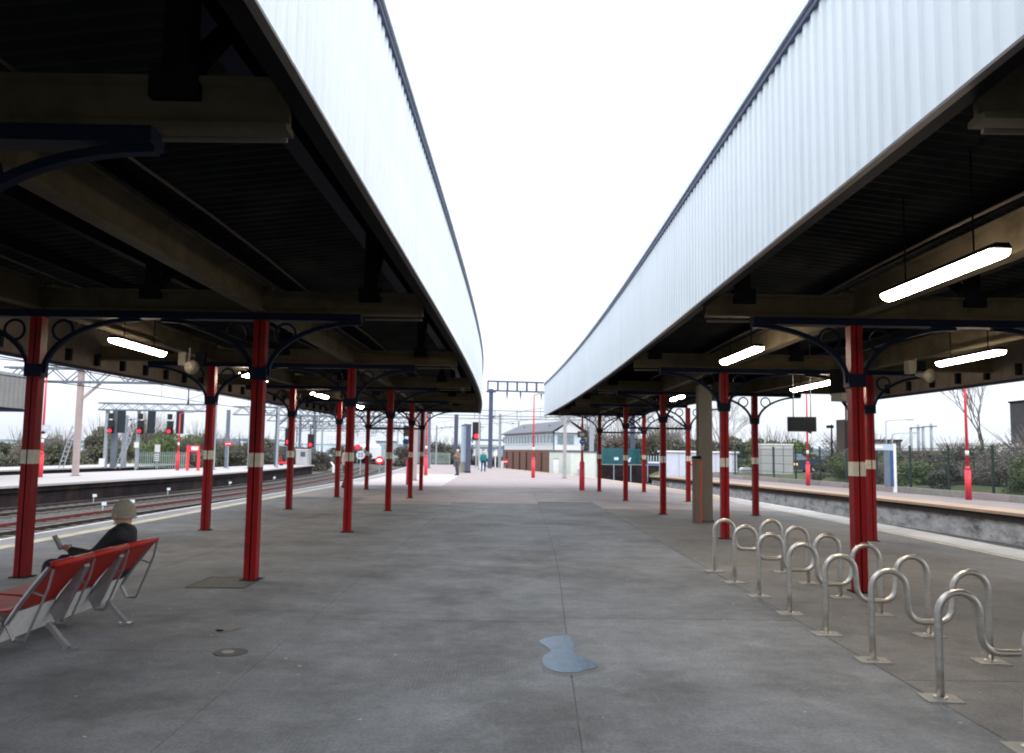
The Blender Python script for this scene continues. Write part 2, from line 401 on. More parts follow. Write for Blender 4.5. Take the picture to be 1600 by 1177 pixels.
J1 = itp([(-12, -4.5), (97, -4.5)])
J2 = itp([(-12, -1.95), (4.5, -1.84), (18, -1.66), (46, -1.3)])
J3 = itp([(-12, .0), (5, .42), (8, .61), (12, .84), (18.5, .98), (46, 1.5)])
J4 = itp([(-12, 2.88), (46, 2.95)])
INL = off(EL, .88); INR = off(ER, -.82)
YT = 38.0
GAP = .004
def slab(ya, yb, fa, fb, mat, zt=0.0, name='concrete_slab', nsub=None):
    mb = MB(); yy = frange(ya + GAP, yb - GAP, 1.5 if nsub is None else nsub); vs = []; fs = []
    for y in yy:
        a, c = fa(y) + GAP, fb(y) - GAP
        vs += [(a, y, zt - .028), (a, y, zt - .004), (a + .005, y, zt), (c - .005, y, zt), (c, y, zt - .004), (c, y, zt - .028)]
    for i in range(len(yy) - 1):
        for k in range(5): fs.append((6 * i + k, 6 * i + k + 1, 6 * i + 7 + k, 6 * i + 6 + k))
    fs.append(tuple(range(6))); e = 6 * (len(yy) - 1); fs.append(tuple(e + k for k in reversed(range(6))))
    mb.add(vs, fs); return mb.build(name, mat, plat)
rows = [(INL, J1, 'slab', 5.2, -1.6), (J1, J2, 'slab', 6.1, .4), (J2, J3, 'slab', 6.0, 2.0), (J3, J4, 'slab', 6.3, 1.3), (J4, INR, 'slab_brown', 6.0, .1)]
for fa, fb, mt, st, ph in rows:
    y = -12 + ph
    last = -12
    while last < YT:
        nx = min(y, YT)
        if nx - last > .6: slab(last, nx, fa, fb, 'slab_daylit' if last > 24 else mt); last = nx
        elif nx >= YT: break
        y += st
# pink tarmac beyond the canopies, in three strips, daylight painted into the near left one
PJ = itp([(30, -2.7), (97, -3.2)])
for a_, b_, fa, fb, mt in ((YT, 57, INL, PJ, 'tarmac_daylit'), (YT, 57, PJ, INR, 'tarmac'), (57, 97, INL, INR, 'tarmac')):
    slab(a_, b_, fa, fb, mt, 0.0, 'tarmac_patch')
y = -12
while y < 96.5:
    y2 = min(y + 1.83, 96.9)
    slab(y, y2, EL, INL, 'coping_l', .0, 'coping_slab', 1.0)
    slab(y, y2, INR, ER, 'coping' if y < 30 else 'orange', .0, 'coping_slab', 1.0)
    y = y2
def paint(name, f, o0, o1, ya, yb, mat, z=.004):
    mb = MB(); mb.strip(frange(ya, yb, 1.5), off(f, o0), off(f, o1), z); return mb.build(name, mat, plat)
paint('painted_edge_line', EL, .01, .10, -12, 96.8, 'line_w')
paint('painted_warning_line', EL, .60, .87, -12, 42, 'line_y')
paint('painted_warning_line', ER, -.98, -.90, -12, 46, 'line_y')
paint('painted_edge_line', ER, -.10, -.01, 24, 96, 'line_w')

# iron covers, pad repairs
def cover(x, y, w, d, label, mat='cover'):
    t = thing('access_cover', label, 'access cover', (x, y, 0))
    MB().box(x - w / 2, x + w / 2, y - d / 2, y + d / 2, .001, .006).build('cover_plate', mat, t)
    fr = MB()
    for s in (-1, 1):
        fr.box(x + s * (w / 2 + .015) - .012, x + s * (w / 2 + .015) + .012, y - d / 2 - .03, y + d / 2 + .03, .001, .009)
        fr.box(x - w / 2, x + w / 2, y + s * (d / 2 + .015) - .012, y + s * (d / 2 + .015) + .012, .001, .009)
    fr.build('frame', 'cover', t); return t
cover(-3.27, 10.05, .62, .75, 'square dark iron cover in the platform at the foot of the near twin red column')
t = thing('drain_cover', 'small round drain cover with a pale rim set in the concrete near the bench', 'drain cover', (-2.11, 6.67, 0))
MB().cyl((-2.11, 6.67, .001), (-2.11, 6.67, .006), .13, n=20).build('cover_plate', 'cover', t)
MB().cyl((-2.13, 6.66, .006), (-2.13, 6.66, .012), .05, n=12).build('pale_cap', 'pad', t)

# puddle
def blob(pts, z, name, mat, kind=None):
    c = Vector((sum(p[0] for p in pts) / len(pts), sum(p[1] for p in pts) / len(pts)))
    P = []
    n = len(pts)
    for i in range(n):
        p0, p1, p2, p3 = [Vector(pts[(i + k) % n]) for k in (-1, 0, 1, 2)]
        for s in (0, .33, .66):
            P.append(.5 * ((2 * p1) + (p2 - p0) * s + (2 * p0 - 5 * p1 + 4 * p2 - p3) * s * s + (3 * p1 - p0 - 3 * p2 + p3) * s ** 3))
    mb = MB(); mb.add([(p.x, p.y, z) for p in P], [tuple(range(len(P)))]); return mb.build(name, mat, kind=kind)
pud = [(.33, 7.17), (.42, 7.33), (.55, 7.4), (.62, 7.36), (.62, 7.1), (.60, 6.91), (.60, 6.8), (.66, 6.6), (.74, 6.36), (.62, 6.26), (.58, 6.2), (.46, 6.18), (.36, 6.28), (.33, 6.42), (.34, 6.65), (.41, 6.84), (.38, 6.98)]
big = [(x + (x - .5) * .22 + .015 * math.sin(9 * y), y + (y - 6.8) * .12) for x, y in pud]
blob(big, .002, 'damp_patch', 'damp', 'structure'); blob(pud, .005, 'puddle', 'puddle', 'structure')
for bx, by, s in ((-2.42, 7.5, .14), (-2.5, 7.44, .08), (-1.9, 9.0, .07), (2.63, 12.0, .12), (2.75, 11.35, .10)):
    blob([(bx + s * math.cos(a) * random.uniform(.7, 1.2), by + s * .8 * math.sin(a) * random.uniform(.7, 1.3)) for a in [i * PI / 4 for i in range(8)]], .0025, 'stain', 'damp', 'structure')

rdl = random.Random(5); lt = MB()
for _ in range(420):
    y = 3.5 + 26 * rdl.random() ** 1.6; x = rdl.uniform(-7, 8); s_ = rdl.uniform(.004, .013); a = rdl.uniform(0, 3)
    lt.cbox((x, y, .0035), (s_ * 2, s_ * rdl.uniform(.8, 2.2), .003), a)
lt.build('litter', mk('pale_litter_specks', (.33, .32, .30), .9), kind='stuff')
# ------------------------------------------------------------------ canopies
FL = [(4.3, -3.12, -6.25), (10.28, -3.05, -5.82), (16.3, -3.01, -5.76), (22.1, -3.02, -5.64), (28.0, -3.10, -5.55), (33.7, -3.30, -5.50)]
FR = [(4.0, 4.25, 7.35), (9.97, 4.27, 7.22), (16.0, 4.28, 7.11), (22.25, 4.30, 6.78), (28.3, 4.19, 6.33), (34.9, 4.06, 5.94)]
FL = [(-7.6, -3.3, -6.6), (-1.7, -3.2, -6.4)] + FL
FR = [(-8.0, 4.2, 7.5), (-2.0, 4.23, 7.4)] + FR
LF = itp([(-12, -1.25), (3, -1.07), (5, -1.02), (10, -.89), (16, -.78), (23, -.73), (29, -.78), (34, -.92), (39, -1.12)])
RF = itp([(-12, 2.0), (3.3, 2.19), (5, 2.25), (10, 2.31), (16.5, 2.42), (24, 2.40), (28, 2.35), (34, 2.22), (40, 2.0)])
LO = itp([(-12, -8.6), (14, -8.15), (21.6, -7.75), (25.5, -7.62), (31.6, -7.4), (39, -7.2)])
RO = itp([(-12, 9.9), (15.7, 9.62), (21.6, 9.45), (22.3, 9.4)])
RO2 = itp([(22.3, 6.62), (28, 6.45), (35, 6.05), (40.5, 5.8)])
ZB, ZT = 3.38, 4.86

def ibeam(mb, xa, xb, y, z0, z1, w):
    h = z1 - z0
    prof = [(-w / 2, z0), (w / 2, z0), (w / 2, z0 + .03), (.02, z0 + .04), (.02, z1 - .04), (w / 2, z1 - .03), (w / 2, z1), (-w / 2, z1), (-w / 2, z1 - .03), (-.02, z1 - .04), (-.02, z0 + .04), (-w / 2, z0 + .03)]
    mb.prism([(y + p, q) for p, q in prof], 'x', xa, xb)

def canopy(side, frames, inner, outers, y_end, label):
    sg = -1 if side == 'L' else 1
    t = thing('station_canopy', label, 'canopy', (frames[0][1], frames[0][0], 0), 'canopies over the island platform')
    y0 = -12.0
    dz = lambda x, xi, xo: 4.72 + (3.86 - 4.72) * (x - xi) / (xo - xi)
    # corrugated roof sheet: ribs run across
    for (outer, ya, yb) in outers:
        mb = MB(); vs = []; y = ya; i = 0; prof = (0, .05, .05, 0); ystep = (.06, .04, .06, .04); rows_ = []
        while y < yb:
            rows_.append((y, prof[i % 4])); y += ystep[i % 4]; i += 1
        for y, h in rows_:
            xi = inner(y) + sg * .05; xo = outer(y)
            for k in (0, 1): vs.append((xi if k == 0 else xo, y, (4.72 if k == 0 else 3.86) + h))
        fs = [(2 * i, 2 * i + 1, 2 * i + 3, 2 * i + 2) for i in range(len(rows_) - 1)]
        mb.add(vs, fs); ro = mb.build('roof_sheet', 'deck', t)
        tp = MB(); yy = frange(ya, yb, 2)
        tp.add([(inner(y) + sg * .05 if k == 0 else outer(y), y, (4.72 if k == 0 else 3.86) + .09) for y in yy for k in (0, 1)], [(2 * i, 2 * i + 1, 2 * i + 3, 2 * i + 2) for i in range(len(yy) - 1)])
        tp.build('roof_covering', 'dark', t)
    # white ribbed fascia cladding, trapezoid ribs vertical
    mb = MB(); vs = []; y = y0; i = 0; dep = (0, 0, .018, .018); st = (.075, .02, .055, .02); pts = []
    while y < y_end:
        pts.append((y, dep[i % 4])); y += st[i % 4]; i += 1
    pts.append((y_end, 0))
    for y, d in pts:
        x = inner(y) - sg * d
        vs += [(x, y, ZB), (x, y, ZT)]
    mb.add(vs, [(2 * i, 2 * i + 1, 2 * i + 3, 2 * i + 2) for i in range(len(pts) - 1)])
    mb.build('fascia_cladding', 'clad', t)
    path = [(inner(y), y, 0) for y in frange(y0, y_end, 1.0)]
    s_ = 1 if side == 'R' else -1
    MB().sweep(path, [(s_ * .01, ZB + .004), (s_ * .12, ZB + .004), (s_ * .12, ZT - .02), (s_ * .01, ZT - .02)]).build('fascia_backing', 'dark', t)
    MB().sweep(path, [(-s_ * .045, ZB - .02), (s_ * .0, ZB - .02), (s_ * .0, ZB - .003), (-s_ * .045, ZB - .003)]).build('fascia_edge_trim', 'clad_trim', t)
    MB().sweep(path, [(-s_ * .04, ZT), (s_ * .12, ZT), (s_ * .12, ZT + .05), (-s_ * .04, ZT + .05)]).build('fascia_cap_shade', 'cap_shade_blue', t)  # dark strip standing in for shade below the cap
    MB().sweep(path, [(-s_ * .065, ZT + .053), (s_ * .14, ZT + .053), (s_ * .14, ZT + .12), (-s_ * .065, ZT + .12)]).build('fascia_cap', 'clad', t)
    # outer valance with its little cleats
    for (outer, ya, yb) in outers:
        deep = outer is not RO2
        zb = 3.05 if deep else 3.42
        path = [(outer(y), y, 0) for y in frange(ya, yb, 1.5)]
        MB().sweep(path, [(-.03, zb + .05), (.03, zb + .05), (.03, 3.98), (-.03, 3.98)]).build('valance_board', 'board', t)
        MB().sweep(path, [(-.06, zb), (.06, zb), (.06, zb + .048), (-.06, zb + .048)]).build('valance_rail', 'navy', t)
        if deep:
            y = ya + .4
            while y < yb - .2:
                x = outer(y) - sg * .03
                MB().box(min(x, x - sg * .09), max(x, x - sg * .09), y - .045, y + .045, zb + .10, zb + .32).build('valance_cleat', 'dark', t)
                y += .99
    # cross girders
    for (y, xi, xo) in frames:
        outer = [o for o, a, b_ in outers if a <= y < b_ + .01][0] if outers[0][2] > y - .2 or len(outers) == 1 else outers[1][0]
        A, B = sorted((outer(y) - sg * .04, inner(y) + sg * .14))
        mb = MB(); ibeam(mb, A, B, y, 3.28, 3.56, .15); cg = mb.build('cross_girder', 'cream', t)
        a2, b2 = sorted((xo + sg * min(1.25, abs(outer(y) - xo) - .1), xi - sg * 1.25))
        MB().box(a2, b2, y - .09, y + .09, 3.19, 3.277).build('girder_soffit', 'navy', cg)
        ca_, cb_ = sorted((xi - sg * 1.3, inner(y) + sg * .14))
        MB().tube([(ca_, y - .05, 3.22), (cb_, y - .05, 3.225)], .016, 6).build('conduit', 'board', t)
        # posts and purlin struts on the girder
        for px in (xi - sg * 1.35, (xi + xo) / 2, xo + sg * .9):
            z = dz(px, inner(y), outer(y)) - .16
            MB().box(px - .07, px + .07, y - .07, y + .07, 3.562, z).build('roof_post', 'dark', t)
            MB().bar((px, y + .07, 3.62), (px, y + .95, z - .02), .09, .09).build('raking_strut', 'dark', t)
            MB().box(px - .13, px + .13, y - .085, y + .085, 3.44, 3.62).build('cleat_plate', 'dark', t)
    # longitudinal girders over the column rows
    for i in range(len(frames) - 1):
        (ya, xa, oa), (yb, xb, ob) = frames[i], frames[i + 1]
        for p, q in ((xa, xb), (oa, ob)):
            mb = MB(); mb.bar((p, ya + .085, 3.46), (q, yb - .085, 3.46), .05, .30)
            mb.bar((p, ya + .085, 3.30), (q, yb - .085, 3.30), .16, .025); mb.bar((p, ya + .085, 3.625), (q, yb - .085, 3.625), .16, .025)
            mb.build('longitudinal_girder', 'cream', t)
    ya, xa, oa = frames[-1]
    for p in (xa, oa):
        MB().bar((p, ya + .085, 3.46), (p - .1, y_end - .1, 3.46), .12, .3).build('longitudinal_girder', 'cream', t)
    # purlins
    for fr_, sz in ((.13, .30), (.40, .14), (.55, .2), (.70, .14), (.88, .2)):
        for (outer, pa, pb) in outers:
            path = [(inner(y) + (outer(y) - inner(y)) * fr_, y, 0) for y in frange(pa, pb, 2)]
            z = 4.72 + (3.86 - 4.72) * fr_
            MB().sweep(path, [(-sz * .28, z - sz - .005), (sz * .28, z - sz - .005), (sz * .28, z - .005), (-sz * .28, z - .005)]).build('purlin', 'navy' if fr_ < .2 else 'dark', t)
    for fr_, zz in ((.22, 3.60), (.62, 3.62)):
        ym_ = outers[0][2] - .2
        MB().tube([(inner(y) + (outers[0][0](y) - inner(y)) * fr_, y, zz + .02 * math.sin(y)) for y in frange(y0 + 1, ym_, 1.5)], .014, 5).build('cable_run', 'board', t)
    if len(outers) > 1:      # step board where the wide roof changes to the narrow one
        ys_ = 22.335; xi_, xo_ = inner(ys_) + .13, outers[0][0](22.3)
        MB().prism([(xi_, 3.565), (xo_, 3.565), (xo_, 3.95), (xi_, 4.80)], 'y', ys_, ys_ + .022).build('step_board', 'dark', t)
    # end board
    outer = outers[-1][0]
    A, B = sorted((outer(y_end), inner(y_end)))
    MB().add([(A, y_end, 3.40), (B, y_end, 3.40), (B, y_end, 4.8 if side == 'L' else 3.95), (A, y_end, 3.95 if side == 'L' else 4.8),
              (A, y_end + .06, 3.40), (B, y_end + .06, 3.40), (B, y_end + .06, 4.8 if side == 'L' else 3.95), (A, y_end + .06, 3.95 if side == 'L' else 4.8)],
             [(0, 1, 2, 3), (4, 7, 6, 5), (0, 4, 5, 1), (1, 5, 6, 2), (2, 6, 7, 3), (3, 7, 4, 0)]).build('end_board', 'dark', t)
    return t
canL = canopy('L', FL, LF, [(LO, -12, 38.9)], 38.9, 'long flat canopy on the left with white ribbed fascia and strongly curved far end')
canR = canopy('R', FR, RF, [(RO, -12, 22.3), (RO2, 22.36, 40.3)], 40.3, 'long canopy on the right with white ribbed fascia above the bike stands')

# ------------------------------------------------------------------ columns
def column(x, y, label, group, tie=None):
    t = thing('platform_column', label, 'column', (x, y, 0), group)
    w = .073; sl = .008; dp = .05
    prof = [(-w, -w), (-sl, -w), (-sl, -w + dp), (sl, -w + dp), (sl, -w), (w, -w), (w, w), (sl, w), (sl, w - dp), (-sl, w - dp), (-sl, w), (-w, w)]
    MB().prism([(x + p, y + q) for p, q in prof], 'z', .012, 3.19).build('shaft', 'red', t)
    k = 1.035
    MB().prism([(x + p * k, y + q * k) for p, q in prof], 'z', 1.37, 1.54).build('white_band', 'band', t)
    MB().box(x - .11, x + .11, y - .11, y + .11, .001, .012).build('base_plate', 'dark', t)
    MB().box(x - .105, x + .105, y - .085, y + .085, 2.44, 2.60).build('collar', 'navy', t)
    for s in (-1, 1):
        pts = [(x + s * (.09 + 1.16 * (1 - math.cos(a))), y, 2.5 + .68 * math.sin(a)) for a in [i * PI / 2 / 12 for i in range(13)]]
        mb = MB()
        for i in range(12): mb.bar(pts[i], pts[i + 1], .07, .05)
        br = mb.build('bracket', 'navy', t)
        ring = [(x + s * .30 + .125 * math.cos(a), y, 3.03 + .125 * math.sin(a)) for a in [i * 2 * PI / 20 for i in range(20)]]
        MB().tube(ring, .018, 6, True).build('ring', 'navy', br)
        if tie is None: pass
    return t
nm = ['second pair from the camera', 'third pair', 'fourth pair', 'fifth pair', 'sixth pair']
onames = ['nearest', 'second', 'third', 'fourth', 'fifth', 'sixth']
def cols(frames, side, g1, g2):
    for i, (y, xi, xo) in enumerate(frames):
        n = i - 3      # 0 = the first pair in view
        if n < -1: continue
        where = {('L'): 'left', ('R'): 'right'}[side]
        if n == -1:
            ia = 'red column just out of view beside the camera under the %s canopy, inner row' % where
            oa = 'red column just out of view beside the camera under the %s canopy, outer row' % where
        elif side == 'L':
            ia = '%s red white-banded column in the row nearer the walkway, left of it' % onames[n]
            oa = ['red column behind the bench, close to the left track edge', 'second red column along the left track edge', 'third red column along the left track edge',
                  'fourth red column along the left track edge', 'fifth and farthest red column along the left track edge'][n]
        else:
            ia = ['nearest red column standing among the steel bike stands', 'second red column right of the walkway, behind the farthest bike stand', 'third red column of the row right of the walkway, beside the concrete post',
                  'fourth red column of the row right of the walkway', 'fifth and farthest red column of the row right of the walkway'][n]
            oa = ['red column on the right platform side, out of view', 'red column half hidden behind the one among the bike stands', 'red column against the sky under open bracket rings, left of the hanging screen',
                  'red column behind the concrete post, on its far left', 'farthest red column along the right track edge'][n]
        column(xi, y, ia, g1)
        column(xo, y, oa, g2)
cols(FL, 'L', 'inner row of columns under the left canopy', 'outer row of columns under the left canopy')
cols(FR, 'R', 'inner row of columns under the right canopy', 'outer row of columns under the right canopy')
def tie(frames_row, root):
    y, xi, xo = frames_row; a, b_ = sorted((xi, xo)); mid = (a + b_) / 2
    MB().box(a + .075, b_ - .075, y - .03, y + .03, 2.44, 2.51).build('tie_bar', 'navy', root)
    for s, p in ((-1, a), (1, b_)):
        MB().bar((p - s * .12, y, 2.55), (mid + s * .06, y, 3.16), .05, .05).build('tie_strut', 'navy', root)
tie(FL[-1], canL); tie(FR[-1], canR); tie(FR[-2], canR)

# ------------------------------------------------------------------ tube lamps
def lamp(x, ya, yb, z, label):
    ym = (ya + yb) / 2; L = yb - ya
    t = thing('tube_lamp', label, 'lamp', (x, ym, z), 'lit tube lamps under the canopies')
    MB().prism([(x - .075, z + .06), (x + .075, z + .06), (x + .05, z + .10), (x - .05, z + .10)], 'y', ya, yb).build('housing', 'dark', t)
    pr = [(x + .078 * math.cos(a), z + .05 + .06 * math.sin(a)) for a in [PI * .97 + i * PI * 1.06 / 8 for i in range(9)]]
    MB().prism(pr, 'y', ya + .03, yb - .03).build('diffuser', 'tube', t)
    for yy in (ya + L * .2, yb - L * .2):
        MB().cyl((x, yy, z + .10), (x, yy, 3.95), .008, n=6).build('hanger', 'dark', t)
    return t
lamp(3.56, 5.78, 7.56, 3.05, 'large lit tube lamp, nearest of all, hanging at upper right')
lamp(3.54, 11.36, 13.2, 3.05, 'lit tube lamp right above the column beside the concrete post')
lamp(5.0, 23.0, 24.5, 3.18, 'small lit tube lamp seen just left of the concrete post')
lamp(6.9, 11.3, 12.95, 3.05, 'lit tube lamp right of the column that stands among the bike stands')
lamp(6.56, 16.3, 18.6, 3.05, 'lit tube lamp directly over the hanging black screen')
lamp(-5.5, 11.55, 13.25, 3.05, 'lit tube lamp above the bench side, largest under the left canopy')
lamp(-5.27, 16.6, 18.2, 3.05, 'lit tube lamp half hidden by the nearest inner left column')
lamp(-5.12, 22.2, 23.8, 3.05, 'lit tube lamp third along the left canopy')
lamp(-5.02, 27.6, 29.2, 3.05, 'farthest lit tube lamp under the left canopy')

# loudspeakers / boxes
def speaker(x, y, z, label, s=1.0, rot=0):
    t = thing('loudspeaker', label, 'loudspeaker', (x, y, z), 'loudspeakers under the canopies')
    MB().cyl((x, y, z + .05), (x, y, 3.28), .015, n=6).build('stem', 'plastic_c', t)
    MB().box(x - .16 * s, x - .04 * s, y - .08, y + .08, z, z + .22 * s).build('junction_box', 'plastic_c', t)
    MB().tube([(x, y, z), (x + .09 * s, y - .1, z - .03), (x + .13 * s, y - .22 * s, z - .05)], [.04 * s, .06 * s, .12 * s], 12).build('horn', 'plastic_c', t, True)
    MB().box(x + .06 * s, x + .22 * s, y + .1, y + .2, z, z + .24 * s).build('bracket_plate', 'dark', t)
speaker(-5.35, 14.0, 2.98, 'cream horn loudspeaker beside the largest lamp under the left canopy')
speaker(7.0, 13.9, 3.02, 'cream horn loudspeaker beside the lamp at the right edge')
t = thing('camera_cluster', 'dark cluster of boxes on a bracket, left of the column among the bike stands', 'camera cluster', (6.1, 15.0, 2.7))
MB().box(6.0, 6.2, 14.9, 15.1, 2.72, 3.19).build('mounting_box', 'dark', t)
MB().cbox((6.12, 14.75, 2.66), (.34, .3, .14), .3).build('camera_housing', 'plastic_g', t)
MB().bar((6.1, 15, 2.72), (6.3, 15.0, 2.45), .04, .04).build('arm', 'navy', t)

# screens
t = thing('hanging_screen', 'flat black information screen hanging on two rods against the sky', 'screen', (6.2, 17.5, 2.3))
MB().cbox((6.12, 16.9, 2.25), (.56, .1, .30), R(-14)).build('casing', 'black', t)
MB().cbox((6.108, 16.842, 2.25), (.50, .012, .25), R(-14)).build('display', 'screen', t)
for dx in (-.17, .19): MB().cyl((6.12 + dx, 16.9, 2.40), (6.12 + dx, 16.9, 3.9), .012, n=6).build('rod', 'mast', t)
t = thing('hanging_screen', 'second dark screen casing seen end-on beside the column among the bike stands', 'screen', (6.55, 15.9, 2.1))
MB().cbox((6.62, 15.9, 2.02), (.22, .34, .58), R(8)).build('casing', 'plastic_g', t)
MB().cbox((6.60, 15.72, 2.02), (.18, .012, .52), R(8)).build('display', 'screen', t)
MB().cyl((6.62, 15.9, 2.31), (6.62, 15.9, 3.19), .02, n=6).build('rod', 'mast', t)

# concrete post with box
t = thing('concrete_post', 'stained grey concrete post rising through the right canopy', 'post', (4.93, 19.75, 0))
MB().box(4.68, 5.00, 19.75, 20.05, 0.0, 3.27).build('shaft', 'conc_col', t)
MB().box(4.66, 5.02, 19.73, 20.07, 0.001, .06).build('footing', 'damp', t)
t = thing('cable_cabinet', 'tall narrow rust-streaked box standing against the concrete post', 'cabinet', (4.55, 19.75, 0))
MB().box(4.50, 4.66, 19.5, 19.7, 0.0, 1.50).build('casing', 'rustbox', t)
MB().prism([(4.48, 1.502), (4.68, 1.502), (4.66, 1.57), (4.51, 1.57)], 'y', 19.48, 19.72).build('cap', 'dark', t)
MB().box(4.662, 4.69, 19.55, 19.62, .02, 1.45).build('conduit', 'signred', t)

# ------------------------------------------------------------------ bike stands
def stand(y, label):
    xa, xb = 2.94, 3.87; H, Lw, r = .70, .305, .025; ra = .14
    pts = [(xa, y, .012), (xa, y, .2), (xa, y, .4), (xa, y, H - ra)]
    for i in range(1, 13):
        a = PI - i * PI / 12; pts.append((xa + ra + ra * math.cos(a), y, H - ra + ra * math.sin(a)))
    x1 = xa + 2 * ra; rl = .115
    pts.append((x1 + .004, y, Lw + rl + .06))
    for i in range(0, 7):
        a = PI + i * PI / 12; pts.append((x1 + .01 + rl + rl * math.cos(a), y, Lw + rl + rl * math.sin(a)))
    x2 = xb - 2 * ra
    for i in range(0, 7):
        a = 1.5 * PI + i * PI / 12; pts.append((x2 - .01 - rl + rl * math.cos(a), y, Lw + rl + rl * math.sin(a)))
    pts.append((x2 - .004, y, Lw + rl + .06))
    for i in range(0, 13):
        a = PI - i * PI / 12; pts.append((x2 + ra + ra * math.cos(a), y, H - ra + ra * math.sin(a)))
    pts += [(xb, y, .4), (xb, y, .2), (xb, y, .012)]
    t = thing('bike_stand', label, 'bike stand', (3.4, y, 0), 'row of wave-shaped steel bike stands')
    MB().tube(pts, r, 10).build('bent_tube', 'steel', t, True)
    for x in (xa, xb):
        rz = random.uniform(-.1, .1)
        MB().cbox((x, y, .005), (.235, .20, .012), rz).build('foot_pad', 'pad', t)
        MB().cyl((x, y, .011), (x, y, .02), .045, n=14).build('foot_flange', 'steel', t)
lab = ['bike stand nearest the camera, only its pad in the bottom right corner', 'first fully visible bike stand from the camera', 'second full bike stand from the camera', 'third full bike stand from the camera, beside the red column',
       'fourth full bike stand, just before the red column', 'fifth full bike stand, behind the red column', 'sixth full bike stand, second from the far end', 'bike stand at the far end of the row, in front of the farther column']
for i in range(8): stand([4.70, 5.64, 6.65, 7.6, 8.55, 9.56, 10.55, 11.54][i], lab[i])

# ------------------------------------------------------------------ bench
BX, BY = -3.72, 6.1
bench = thing('bench', 'red three-seat metal-framed bench facing the left tracks', 'bench', (BX, 6.9, 0))
w = .59
y0b = 6.02
MB().box(-3.70, -3.58, y0b + .02, y0b + 3 * w - .02, .30, .40).build('beam', 'beam_w', bench)
MB().add([(-3.57, y0b + .03, .20), (-3.57, y0b + 3 * w - .03, .20), (-3.475, y0b + 3 * w - .03, .405), (-3.475, y0b + .03, .405),
          (-3.56, y0b + .03, .195), (-3.56, y0b + 3 * w - .03, .195), (-3.46, y0b + 3 * w - .03, .405), (-3.46, y0b + .03, .405)],
         [(0, 1, 2, 3), (7, 6, 5, 4), (0, 4, 5, 1), (3, 2, 6, 7), (0, 3, 7, 4), (1, 5, 6, 2)]).build('apron_plate', 'beam_w', bench)
def backprofile(t_):   # from seat rear to top
    return (-3.46 + .22 * t_ + .03 * t_ * t_, .42 + .29 * t_)
for i in range(3):
    ya, yb = y0b + i * w + .035, y0b + (i + 1) * w - .035
    # back panel: curved plate with rolled top
    pr = [backprofile(k / 6) for k in range(7)] + [(-3.18, .735), (-3.19, .76), (-3.23, .755)]
    outer_ = pr; inn = [(p[0] - .022, p[1] + .008) for p in pr]
    poly = outer_ + list(reversed(inn))
    bp = MB().prism(poly, 'y', ya, yb); bp.build('back_panel', 'seat', bench)
    sp = [(-4.0, .405), (-3.96, .44), (-3.8, .432), (-3.6, .415), (-3.50, .425), (-3.47, .45)]
    poly = sp + [(p[0], p[1] - .02) for p in reversed(sp)]
    MB().prism(poly, 'y', ya, yb).build('seat_panel', 'seat', bench)
for i in range(3):
    ya, yb = y0b + i * w, y0b + (i + 1) * w
    MB().tube([(-3.20, ya + .02, .745), (-3.20, yb - .004, .745)], .028, 10).build('top_roll', 'seat', bench, True)
for i in range(4):
    yy = y0b + i * w
    fr = MB()
    fr.tube([(-3.50, yy, .33), (-3.42, yy, .46), (-3.32, yy, .60), (-3.22, yy, .73)], .018, 6)
    fr.tube([(-3.36, yy, .22), (-3.29, yy, .40), (-3.22, yy, .58), (-3.19, yy, .72)], .010, 6)
    fr.tube([(-3.50, yy, .33), (-3.44, yy, .22), (-3.36, yy, .22)], .014, 6)
    fr.bar((-3.33, yy, .56), (-3.24, yy, .53), .012, .012)
    fr.bar((-3.52, yy, .335), (-3.98, yy, .39), .03, .035)
    if i in (1, 2):
        fr.add([(-3.47, yy - .05, .34), (-3.42, yy - .05, .24), (-3.235, yy - .05, .66), (-3.25, yy - .05, .70), (-3.47, yy + .03, .34), (-3.42, yy + .03, .24), (-3.235, yy + .03, .66), (-3.25, yy + .03, .70)],
               [(0, 1, 2, 3), (7, 6, 5, 4), (0, 4, 5, 1), (1, 5, 6, 2), (2, 6, 7, 3), (3, 7, 4, 0)])
    fr.build('side_frame', 'strap', bench)
for yy in (6.68, 7.66):
    lg = MB(); xs = [(-4.0, .02), (-3.9, .10), (-3.78, .20), (-3.68, .24), (-3.60, .24), (-3.53, .18), (-3.45, .09), (-3.38, .02)]
    for a, c in zip(xs[:-1], xs[1:]): lg.bar((a[0], yy, a[1]), (c[0], yy, c[1]), .05, .03)
    lg.box(-4.05, -3.95, yy - .04, yy + .04, .001, .02); lg.box(-3.43, -3.33, yy - .04, yy + .04, .001, .02)
    lg.build('leg', 'strap', bench)

